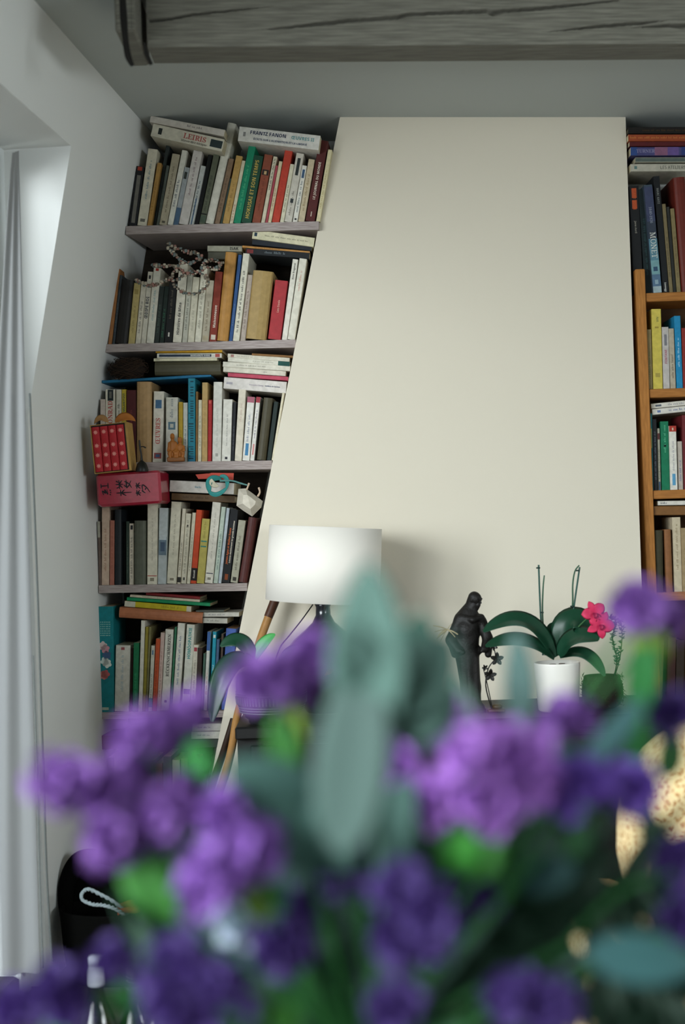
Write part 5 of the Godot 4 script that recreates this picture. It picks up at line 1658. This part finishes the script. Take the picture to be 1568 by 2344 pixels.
	part(o, "straws", st, paint("#b8a884", 0.7))
	# dark metal flower spray
	f = foot(1132, 1600, 3.46)
	o = thing("flower_ornament", "small black metal spray of flowers between the statue and the white pot", "ornament")
	st = shape()
	box(st, f + Vector3(-0.018, 0, -0.014), f + Vector3(0.024, 0.008, 0.014), 0.002)
	ball(st, f + Vector3(0.006, 0.012, 0), 0.011, Vector3(1.2, 0.7, 1), 10)
	part(o, "foot", st, paint("#4a3a26", 0.5))
	st = shape()
	var black := paint("#15120f", 0.4)
	tube(st, [f + Vector3(-0.008, 0.008, 0), P(1112, 1570, 3.46), P(1118, 1530, 3.46), P(1134, 1505, 3.46), P(1128, 1475, 3.46)], [0.0018, 0.0013], 6, 5)
	tube(st, [f + Vector3(-0.006, 0.008, 0), P(1114, 1560, 3.46), P(1106, 1530, 3.46)], [0.0014, 0.001], 6, 5)
	part(o, "stalk", st, black)
	for k in [[1137, 1508, 0.017], [1122, 1545, 0.016], [1130, 1480, 0.010], [1110, 1528, 0.008]]:
		st = shape()
		var heart := P(k[0], k[1], 3.45)
		for i in 5:
			var a: float = TAU * i / 5 + k[2] * 90.0
			var d: Vector3 = Vector3(cos(a), sin(a), 0.35) * k[2]
			leaf(st, heart, heart + d * 0.6 + Vector3(0, 0, 0.003), heart + d, k[2] * 0.62, Vector3(0, 0, 1), 0.3, 0.0007, 0.9, 0.7, 6, 2)
		part(o, "metal_blossom", st, black)

func slab(st: SurfaceTool, outline: Array, z0: float, z1: float, round_by: float) -> void:   # an outline (x, y, anticlockwise) with thickness and rounded edges
	var mid := Vector2.ZERO
	for p in outline:
		mid += p / outline.size()
	var loops := []
	for k in 9:
		var t := k / 8.0
		var a := PI * t
		var inset := round_by * (1.0 - pow(absf(sin(a)), 0.45))
		var z := lerpf(z0, z1, 0.5 - 0.5 * cos(a))
		var l := []
		for p in outline:
			var d: Vector2 = p - mid
			var q: Vector2 = mid + d * maxf(0.0, 1.0 - inset / d.length())
			l.append(Vector3(q.x, q.y, z))
		loops.append(l)
	rings(st, loops)

func armchair() -> void:
	# cream armchair with a speckled rust print, behind the bouquet on the right
	var m := StandardMaterial3D.new()
	m.resource_name = "speckled_cover"
	m.albedo_color = Color("#dfcc9e")
	m.roughness = 0.95
	var n := FastNoiseLite.new()
	n.seed = 21
	n.noise_type = FastNoiseLite.TYPE_CELLULAR
	n.frequency = 0.06
	n.domain_warp_enabled = true
	n.domain_warp_amplitude = 24.0
	n.fractal_octaves = 3
	var t := NoiseTexture2D.new()
	t.width = 512
	t.height = 512
	t.seamless = true
	t.noise = n
	var g := Gradient.new()
	g.offsets = PackedFloat32Array([0.0, 0.24, 0.4, 1.0])
	g.colors = PackedColorArray([Color(0.5, 0.27, 0.13), Color(0.72, 0.48, 0.28), Color(1, 1, 1), Color(0.97, 0.93, 0.86)])
	t.color_ramp = g
	m.albedo_texture = t
	m.uv1_triplanar = true
	m.uv1_scale = Vector3(3.4, 3.4, 3.4)
	var o := thing("armchair", "low cream armchair with rust speckled cover, partly hidden by the bouquet", "armchair", Vector3(0.76, 0, -2.3))
	var st := shape()
	var line := []
	for p in [[-0.25, 0.2], [0.25, 0.2]]:
		line.append(Vector2(p[0], p[1]))
	for k in range(0, 25):
		var a := PI * k / 24.0
		line.append(Vector2(cos(a) * 0.29 * (1.0 if absf(cos(a)) < 0.99 else 0.985), 0.44 + pow(sin(a), 0.75) * 0.265))
	slab(st, line, -0.34, -0.17, 0.05)
	part(o, "backrest", st, m)
	for s in [-1, 1]:
		st = shape()
		line = []
		for k in 28:
			var a := TAU * k / 28.0
			var c := Vector2(cos(a), sin(a))
			line.append(Vector2(s * 0.335 + signf(c.x) * pow(absf(c.x), 0.6) * 0.085, 0.255 + signf(c.y) * pow(absf(c.y), 0.6) * 0.165))
		slab(st, line, -0.28, 0.34, 0.05)
		part(o, "armrest", st, m)
	st = shape()
	box(st, Vector3(-0.25, 0.12, -0.2), Vector3(0.25, 0.3, 0.31), 0.02)
	part(o, "seat_frame", st, m)
	st = shape()
	line = []
	for k in 28:
		var a := TAU * k / 28.0
		var c := Vector2(cos(a), sin(a))
		line.append(Vector2(signf(c.x) * pow(absf(c.x), 0.3) * 0.245, 0.35 + signf(c.y) * pow(absf(c.y), 0.4) * 0.055))
	slab(st, line, -0.2, 0.33, 0.04)
	part(o, "seat_cushion", st, m)
	for k in [[-0.3, 0.26], [0.3, 0.26], [-0.3, -0.24], [0.3, -0.24]]:
		st = shape()
		lathe(st, [Vector2(0.014, 0), Vector2(0.022, 0.13)], 16, Vector3(k[0], 0, k[1]))
		part(o, "leg", st, paint("#3a2618", 0.5))

func low_corner() -> void:
	# black felt bag on the floor below the shelves
	var f := at_height(272, 2236, 0.0)
	var o := thing("felt_bag", "black felt bag with rope and orange cloth, on the floor under the shelves", "bag", f)
	var felt := paint("#0a0a09", 1.0, true, "felt")
	var st := shape()
	lathe(st, [Vector2(0.108, 0), Vector2(0.117, 0.006), Vector2(0.128, 0.08), Vector2(0.134, 0.165), Vector2(0.132, 0.169), Vector2(0.128, 0.165), Vector2(0.121, 0.08), Vector2(0.11, 0.012), Vector2(0.0, 0.010)], 40, Vector3.ZERO, 1.0, 0.72)
	part(o, "body", st, felt)
	st = shape()
	var pts := soft([Vector3(-0.125, 0.14, -0.03), Vector3(-0.128, 0.20, -0.05), Vector3(-0.112, 0.245, -0.075), Vector3(-0.08, 0.262, -0.09), Vector3(-0.02, 0.245, -0.098), Vector3(0.05, 0.21, -0.098), Vector3(0.10, 0.16, -0.08)], 6)
	tube(st, pts, [0.016, 0.02, 0.024, 0.022, 0.02, 0.014], 10)
	part(o, "handle", st, felt)
	st = shape()
	slab(st, [Vector2(-0.118, 0.09), Vector2(0.112, 0.09), Vector2(0.105, 0.165), Vector2(0.05, 0.205), Vector2(-0.02, 0.242), Vector2(-0.08, 0.262), Vector2(-0.108, 0.245), Vector2(-0.122, 0.19)], -0.095, -0.072, 0.01)
	part(o, "inner_flap", st, felt)
	var r := thing("rope_loop", "pale grey braided rope loop hanging out of the black felt bag", "rope")
	st = shape()
	var loop := soft([P(292, 2092, 3.30), P(262, 2066, 3.29), P(230, 2048, 3.29), P(202, 2036, 3.29), P(188, 2046, 3.29), P(190, 2060, 3.285), P(212, 2070, 3.28), P(236, 2072, 3.28), P(262, 2080, 3.28), P(284, 2094, 3.29)], 10)
	for k in 2:
		var strand := []
		for i in loop.size():
			var a := i * 0.9 + k * PI
			strand.append(loop[i] + Vector3(cos(a), sin(a), 0.3 * cos(a)) * 0.0022)
		tube(st, strand, [0.0032], 6)
	part(r, "braid", st, paint("#8b979a", 0.8))
	var c := thing("orange_cloth", "folded orange cloth lying in the black felt bag", "cloth")
	st = shape()
	var w := []
	for j in 5:
		var l := []
		for i in 13:
			var s := i / 12.0
			var p := P(lerpf(268, 392, s), lerpf(2084 - 10 * sin(s * 2.6), 2066 - 4 * sin(s * 6.0), 0.0 + j / 4.0), lerpf(3.29, 3.36, j / 4.0))
			p.y += 0.003 * sin(s * 14.0 + j)
			l.append(p)
		w.append(l)
	for j in 4:
		for i in 12:
			quad(st, w[j][i], w[j][i + 1], w[j + 1][i + 1], w[j + 1][i])
			var d := Vector3(0, -0.012, 0)
			quad(st, w[j + 1][i] + d, w[j + 1][i + 1] + d, w[j][i + 1] + d, w[j][i] + d)
			if j == 0:
				quad(st, w[0][i] + d, w[0][i + 1] + d, w[0][i + 1], w[0][i])
	part(c, "folded_sheet", st, paint("#a8421c", 0.9))
	# bottles on the floor
	var glass := StandardMaterial3D.new()
	glass.resource_name = "bottle_glass"
	glass.albedo_color = Color(0.25, 0.34, 0.24, 0.06)
	glass.roughness = 0.05
	glass.refraction_enabled = true
	glass.refraction_scale = 0.05
	for k in [[218, 2188, 2.48, "#d4d8e2", "clear glass bottle with a long white screw cap on the floor", 0], [304, 2192, 2.52, "#8d9296", "dark glass bottle with a ridged silver cap beside the white capped bottle", 1], [352, 2228, 2.45, "#a8382a", "small dark bottle with a red ringed cap, right of the silver capped bottle", 2]]:
		var tip := P(k[0], k[1], k[2])
		var h := tip.y
		var bt := thing("bottle", k[4], "bottle", Vector3(tip.x, 0, tip.z), "bottles standing on the floor")
		st = shape()
		lathe(st, [Vector2(0.03, 0), Vector2(0.035, 0.003), Vector2(0.036, 0.01), Vector2(0.036, h - 0.135), Vector2(0.034, h - 0.118), Vector2(0.024, h - 0.095), Vector2(0.0155, h - 0.075), Vector2(0.0125, h - 0.055), Vector2(0.012, h - 0.004), Vector2(0.0, h - 0.003)], 32)
		part(bt, "glass_body", st, glass if k[5] == 0 else paint("#101512", 0.08, false, "coat"))
		st = shape()
		var cap := 0.05 if k[5] == 0 else 0.03
		lathe(st, [Vector2(0.0128, h - cap), Vector2(0.0134, h - cap + 0.002), Vector2(0.0134, h - 0.016), Vector2(0.0128, h - 0.0155), Vector2(0.0128, h - 0.0145), Vector2(0.0134, h - 0.014), Vector2(0.0134, h - 0.001), Vector2(0.0125, h), Vector2(0.0, h)], 32)
		part(bt, "cap", st, paint(k[3], 0.35, false))
		if k[5] > 0:
			st = shape()
			for y in [0.034, 0.04, 0.052]:
				lathe(st, [Vector2(0.0125, h - y - 0.001), Vector2(0.0142, h - y), Vector2(0.0125, h - y + 0.001)], 24)
			part(bt, "neck_ring", st, paint("#c9b89a" if k[5] == 2 else "#9aa0a4", 0.3, false))

# ---------------------------------------------------------------- the bouquet before the lens
var mouth := Vector3()
var floret: ArrayMesh

func make_floret() -> ArrayMesh:   # papery funnel of the statice with a wavy five-lobed rim
	var st := shape()
	var loops := []
	for k in [[0.10, 0.0], [0.16, 0.45], [0.34, 0.78], [0.55, 0.94]]:
		var l := []
		for i in 10:
			var a := TAU * i / 10
			var w: float = 1.0 + (0.12 * cos(a * 5.0) if k[1] > 0.7 else 0.0)
			l.append(Vector3(cos(a) * k[0] * w, k[1] + (0.05 * cos(a * 5.0) if k[1] > 0.9 else 0.0), -sin(a) * k[0] * w))
		loops.append(l)
	rings(st, loops, true, false)
	st.generate_normals()
	return st.commit()

func head(u: float, v: float, ru: float, rv: float, z: float, tilt: float, st: SurfaceTool) -> void:
	var c := P(u, v, z)
	var k := z / FOCAL
	var rx := ru * k * 0.98
	var ry := rv * k * 0.98
	var rz := minf(rx, ry) * 0.8
	var size := 0.0155
	var n := int(clampf(3.2 * (rx * ry + rx * rz + ry * rz) / (size * size) * 1.1, 16, 170))
	var basis := Basis(Vector3(0, 0, 1), tilt)
	for i in n:
		var y := 1.0 - 2.0 * (i + 0.5) / n
		var a := i * 2.39996
		var r := sqrt(1.0 - y * y)
		var d := Vector3(r * cos(a), y, r * sin(a))
		var inner := rng.randf_range(0.55, 0.98)
		var p := c + basis * (d * Vector3(rx, ry, rz) * inner - d * size * 0.6)
		var up := (basis * (d / Vector3(rx, ry, rz)).normalized() + Vector3(0, 0.35, 0) + Vector3(rng.randf_range(-1, 1), rng.randf_range(-1, 1), rng.randf_range(-1, 1)) * 0.3).normalized()
		var side := up.cross(Vector3(0.3, 0.2, 0.9)).normalized()
		var s := size * rng.randf_range(0.8, 1.2)
		st.append_from(floret, 0, Transform3D(Basis(side, up, side.cross(up)) * s, p))

func sprig(label: String, z: float, hex: String, heads: Array, greens: Array, stem_hex := "#2f6a34") -> void:
	var o := thing("statice_sprig", label, "flower", Vector3.ZERO, "purple statice sprigs of the bouquet")
	var tops := []
	for h in heads:
		var st := SurfaceTool.new()
		st.begin(Mesh.PRIMITIVE_TRIANGLES)
		head(h[0], h[1], h[2], h[3], z + (h[5] if h.size() > 5 else 0.0), deg_to_rad(h[4] if h.size() > 4 else 0.0), st)
		var m := MeshInstance3D.new()
		m.name = "flower_head"
		m.mesh = st.commit()
		m.mesh.surface_set_material(0, paint(hex, 0.7, false, "petal"))
		o.add_child(m, true)
		tops.append(P(h[0], h[1] + h[3] * 0.5, z + (h[5] if h.size() > 5 else 0.0)))
	# winged stem down to the vase, forking to each head
	var fork: Vector3 = tops[0].lerp(mouth, 0.35)
	var st := shape()
	tube(st, [mouth + Vector3(0, -0.08, 0), mouth, fork.lerp(mouth, 0.5) + Vector3(0, 0.01, 0), fork], [0.0022], 7, 4)
	for t in tops:
		tube(st, [fork, fork.lerp(t, 0.5) + Vector3(0, 0.012, 0), t], [0.002, 0.0015], 7, 4)
	part(o, "stem", st, paint(stem_hex, 0.7, false, "leaf"))
	for k in greens:   # green wings and bracts: base u v, tip u v, width px, colour
		st = shape()
		var a := P(k[0], k[1], z + 0.015)
		var c := P(k[2], k[3], z + 0.01)
		leaf(st, a, a.lerp(c, 0.5) + Vector3(0.004, 0.0, 0.006), c, k[4] * z / FOCAL, Vector3(-0.2, 0.2, 1), 0.25, 0.0006, 0.9, 0.45, 10, 3)
		part(o, "green_wing", st, paint(k[5], 0.7, false, "leaf"))

func eucalyptus(label: String, z: float, leaves: Array, hex: String) -> void:   # leaves: base u v, tip u v, width px, nearer by metres
	var o := thing("eucalyptus_branch", label, "foliage branch", Vector3.ZERO, "eucalyptus branches of the bouquet")
	var st := shape()
	var top := P(leaves[0][0], leaves[0][1], z)
	tube(st, [mouth + Vector3(0.01, -0.08, 0), mouth + Vector3(0.01, 0, 0), mouth.lerp(top, 0.6) + Vector3(0.01, 0, 0), top], [0.003, 0.0026, 0.002], 8, 5)
	for k in leaves:
		var a := P(k[0], k[1], z)
		var near := mouth.lerp(top, clampf((a.y - mouth.y) / maxf(top.y - mouth.y, 0.01), 0.1, 1.0))
		tube(st, [near, a], [0.0014, 0.001], 6)
	part(o, "stem", st, paint("#4a6a5c", 0.7))
	for k in leaves:
		st = shape()
		var a := P(k[0], k[1], z)
		var c := P(k[2], k[3], z - k[5])
		var bow: float = k[6] if k.size() > 6 else 0.012
		leaf(st, a, a.lerp(c, 0.5) + Vector3(bow * 0.4, 0.0, bow), c, k[4] * z / FOCAL, Vector3(-0.35, 0.35, 0.9), 0.12, 0.0005, 0.8, 0.62, 14, 4)
		part(o, "leaf", st, paint(k[7] if k.size() > 7 else hex, 0.75, false, "leaf"))

func bouquet() -> void:
	mouth = P(830, 2470, 0.95)
	floret = make_floret()
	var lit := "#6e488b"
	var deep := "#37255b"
	var pink := "#9462b1"
	var g1 := "#35702c"
	var g2 := "#23672f"
	var g3 := "#718c33"
	# low table and vase that carry it, just below the picture
	var table_y := 0.45
	var t := thing("coffee_table", "low dark table that carries the vase of flowers", "table", Vector3(0.05, 0, -0.95))
	var st := shape()
	box(st, Vector3(-0.5, table_y - 0.03, -0.35), Vector3(0.5, table_y, 0.35), 0.004)
	part(t, "table_top", st, paint("#3a2c22", 0.5))
	for k in [[-0.45, -0.3], [0.45, -0.3], [-0.45, 0.3], [0.45, 0.3]]:
		st = shape()
		box(st, Vector3(k[0] - 0.02, 0, k[1] - 0.02), Vector3(k[0] + 0.02, table_y - 0.03, k[1] + 0.02), 0.002)
		part(t, "leg", st, paint("#3a2c22", 0.5))
	var h := mouth.y - table_y
	var vase := thing("flower_vase", "dark green glazed vase holding the bouquet on the low table", "vase", Vector3(mouth.x, table_y, mouth.z))
	st = shape()
	lathe(st, [Vector2(0.05, 0), Vector2(0.055, 0.004), Vector2(0.07, h * 0.4), Vector2(0.06, h * 0.8), Vector2(0.055, h), Vector2(0.052, h), Vector2(0.056, h * 0.8), Vector2(0.065, h * 0.4), Vector2(0.05, 0.012), Vector2(0.0, 0.01)], 36)
	part(vase, "body", st, paint("#1d3a30", 0.25, false, "coat"))

	sprig("purple statice sprig highest on the right, before the oak bookcase", 0.92, lit, [[1462, 1392, 66, 44, 0], [1525, 1425, 46, 36, -25, 0.02]], [[1455, 1640, 1472, 1440, 76, g2], [1475, 1560, 1452, 1420, 60, g3], [1490, 1520, 1498, 1435, 50, g3], [1440, 1860, 1458, 1590, 50, g2]])
	sprig("pale violet statice sprig before the dark ribbed pot", 0.9, lit, [[604, 1555, 64, 44, 0], [706, 1510, 46, 56, -20, 0.02], [660, 1585, 44, 36, 0, 0.02]], [[655, 1800, 634, 1628, 76, g1], [672, 1730, 655, 1605, 70, g3], [655, 1900, 635, 1740, 66, g1], [820, 1800, 780, 1610, 50, "#1f5a34"]])
	sprig("long violet statice sprig across the lowest alcove shelf", 0.88, lit, [[318, 1690, 76, 48, 12], [420, 1645, 58, 44, 20, 0.03]], [[450, 1860, 440, 1690, 84, "#3a8a44"], [330, 1780, 360, 1730, 60, "#4a5a2c"], [470, 1940, 445, 1830, 44, g1]])
	sprig("purple statice sprig reaching farthest left over the curtain edge", 0.86, lit, [[150, 1790, 74, 54, -10], [232, 1812, 84, 66, -16], [300, 1790, 54, 42, -10, 0.03]], [[330, 1880, 270, 1830, 60, g2]])
	sprig("purple statice sprig with a pinkish heart, left of the trumpet shaped one", 0.86, lit, [[372, 1872, 66, 74, 0], [412, 1830, 34, 44, 0, 0.02]], [[440, 1960, 400, 1900, 50, g2], [330, 1985, 350, 1930, 60, "#2f5a30"]])
	sprig("small violet statice head above the green bract, left side", 0.85, lit, [[258, 1932, 50, 60, -25]], [[410, 2070, 280, 1975, 120, g1], [400, 2110, 330, 2000, 80, g1]])
	sprig("tall trumpet shaped lilac statice sprig, left of the middle", 0.82, "#724a94", [[560, 1930, 76, 66, -20], [486, 2030, 66, 92, -14, -0.01], [515, 1870, 34, 44, 0]], [[600, 2110, 560, 2010, 66, "#5a7a2c"], [640, 2080, 610, 2010, 50, g2]])
	sprig("lilac statice sprig beneath the statue, right of the grey leaves", 0.88, pink, [[925, 1640, 56, 60, 0], [1005, 1655, 56, 62, 0, 0.01], [905, 1745, 52, 66, 10]], [[900, 1900, 900, 1810, 60, g2]])
	sprig("largest lilac statice sprig, centre right, under the orchid", 0.84, pink, [[1090, 1745, 84, 82, 0, -0.01], [1195, 1750, 92, 88, -10], [1130, 1840, 74, 66, 0, -0.01], [1010, 1835, 50, 60, 0, 0.02]], [[1080, 2010, 1100, 1880, 120, g1], [1040, 1990, 1060, 1890, 90, "#3a8a30"], [1110, 1960, 1130, 1890, 70, g2]])
	sprig("dark purple statice sprig pointing right, before the speckled armchair", 0.86, "#63459a", [[1330, 1805, 74, 56, -6], [1440, 1812, 66, 50, -8, 0.02], [1250, 1800, 52, 60, 0]], [[1300, 1960, 1330, 1860, 60, "#24502c"]])
	sprig("single violet statice head before the white pot", 0.92, lit, [[1296, 1642, 56, 48, 0]], [[1290, 1780, 1294, 1690, 40, g2]])
	sprig("violet statice head before the top of the speckled armchair", 0.95, deep, [[1535, 1638, 50, 34, 8]], [[1520, 1780, 1535, 1670, 66, "#2f5a30"]])
	sprig("violet statice head at the right edge, middle height", 0.9, deep, [[1552, 1975, 42, 48, 0]], [[1540, 2110, 1556, 2020, 70, g2]])
	sprig("dark violet statice sprig hanging below the grey leaves", 0.86, deep, [[830, 1960, 74, 56, -20], [880, 1900, 40, 44, 0, 0.02], [780, 2010, 40, 36, 0, 0.02]], [])
	sprig("large drooping dark violet statice sprig, low centre", 0.82, deep, [[930, 2050, 74, 66, -30], [985, 2110, 62, 84, 10, -0.01], [915, 2150, 52, 66, 0]], [[950, 2300, 950, 2210, 50, "#24502c"]])
	sprig("small dark violet statice head right of the drooping sprig", 0.95, deep, [[1098, 2048, 50, 44, 0]], [])
	sprig("dark violet statice sprig beside the white floret, low left of centre", 0.86, deep, [[640, 2170, 56, 72, 0], [665, 2100, 34, 50, 0, 0.02]], [])
	sprig("largest dark violet statice sprig at the bottom left", 0.8, deep, [[420, 2220, 84, 74, 0], [500, 2280, 66, 76, 0, -0.01], [400, 2310, 70, 60, 0, -0.01]], [[640, 2360, 630, 2290, 90, "#3a7a2c"]])
	sprig("violet statice sprig in the lower left corner", 0.84, deep, [[118, 2262, 60, 44, 10], [150, 2300, 44, 44, 0], [40, 2318, 44, 44, 0, 0.02]], [[150, 2400, 105, 2310, 50, g1]])
	sprig("small violet statice head between the bottle caps", 0.88, deep, [[264, 2205, 32, 36, 0]], [[300, 2340, 275, 2250, 60, g2]])
	sprig("violet statice head at the bottom edge, centre", 0.82, deep, [[905, 2312, 66, 44, 0]], [])
	sprig("violet statice sprig at the bottom edge, right of centre", 0.82, deep, [[1180, 2288, 60, 50, 0], [1250, 2318, 66, 50, 0]], [])
	sprig("dark violet statice head at the lower right edge", 0.9, deep, [[1572, 2110, 36, 60, 0]], [])
	sprig("white floret statice head beside the dark violet sprig", 0.9, "#c4cede", [[548, 2122, 40, 30, 20]], [])

	eucalyptus("tall eucalyptus branch rising before the lamp shade", 0.76, [[835, 1690, 842, 1288, 200, 0.02, 0.012], [880, 1640, 1025, 1450, 190, 0.0, 0.01], [900, 1610, 965, 1395, 130, -0.03, 0.01, "#27453a"], [900, 1680, 1045, 1570, 150, 0.0, 0.01], [775, 1950, 835, 1470, 195, 0.005, 0.012, "#374b45"], [870, 1620, 775, 1430, 130, 0.02, 0.01, "#3e5850"]], "#425d54")
	eucalyptus("eucalyptus branch with broad grey leaves before the sideboard", 0.85, [[730, 1900, 525, 1745, 190, 0.02, 0.012, "#325049"], [790, 1970, 560, 1840, 150, 0.02, 0.01, "#2f4d45"], [840, 2000, 935, 1780, 130, 0.0, 0.01, "#24423a"], [770, 1990, 720, 1830, 140, 0.02, 0.012, "#37554d"]], "#325049")
	eucalyptus("slim eucalyptus leaf standing between the statue and the white pot", 0.95, [[1190, 1680, 1180, 1440, 78, 0.0, 0.008, "#3f5853"], [1080, 1690, 1042, 1545, 52, -0.1, 0.006, "#51665c"]], "#3f5853")
	eucalyptus("eucalyptus branch slanting up below the dark fibrous bowl", 0.9, [[1330, 1760, 1470, 1595, 66, 0.0, 0.008, "#294c4c"], [1170, 2010, 1320, 1985, 96, 0.02, 0.01, "#294846"], [1300, 1960, 1210, 1890, 60, 0.02, 0.008, "#354842"]], "#294c4c")
	eucalyptus("broad eucalyptus leaf low at the right edge", 0.84, [[1345, 2180, 1600, 2205, 120, 0.0, 0.012, "#295050"]], "#295050")
	eucalyptus("dark eucalyptus leaves under the middle of the bouquet", 0.92, [[920, 2010, 935, 1860, 80, 0.0, 0.008, "#233f3a"], [640, 2090, 680, 1950, 90, 0.0, 0.01, "#213b37"], [740, 2060, 800, 1900, 90, 0.02, 0.01, "#29453f"]], "#233f3a")

	# dense green stems and leaves behind the blossoms
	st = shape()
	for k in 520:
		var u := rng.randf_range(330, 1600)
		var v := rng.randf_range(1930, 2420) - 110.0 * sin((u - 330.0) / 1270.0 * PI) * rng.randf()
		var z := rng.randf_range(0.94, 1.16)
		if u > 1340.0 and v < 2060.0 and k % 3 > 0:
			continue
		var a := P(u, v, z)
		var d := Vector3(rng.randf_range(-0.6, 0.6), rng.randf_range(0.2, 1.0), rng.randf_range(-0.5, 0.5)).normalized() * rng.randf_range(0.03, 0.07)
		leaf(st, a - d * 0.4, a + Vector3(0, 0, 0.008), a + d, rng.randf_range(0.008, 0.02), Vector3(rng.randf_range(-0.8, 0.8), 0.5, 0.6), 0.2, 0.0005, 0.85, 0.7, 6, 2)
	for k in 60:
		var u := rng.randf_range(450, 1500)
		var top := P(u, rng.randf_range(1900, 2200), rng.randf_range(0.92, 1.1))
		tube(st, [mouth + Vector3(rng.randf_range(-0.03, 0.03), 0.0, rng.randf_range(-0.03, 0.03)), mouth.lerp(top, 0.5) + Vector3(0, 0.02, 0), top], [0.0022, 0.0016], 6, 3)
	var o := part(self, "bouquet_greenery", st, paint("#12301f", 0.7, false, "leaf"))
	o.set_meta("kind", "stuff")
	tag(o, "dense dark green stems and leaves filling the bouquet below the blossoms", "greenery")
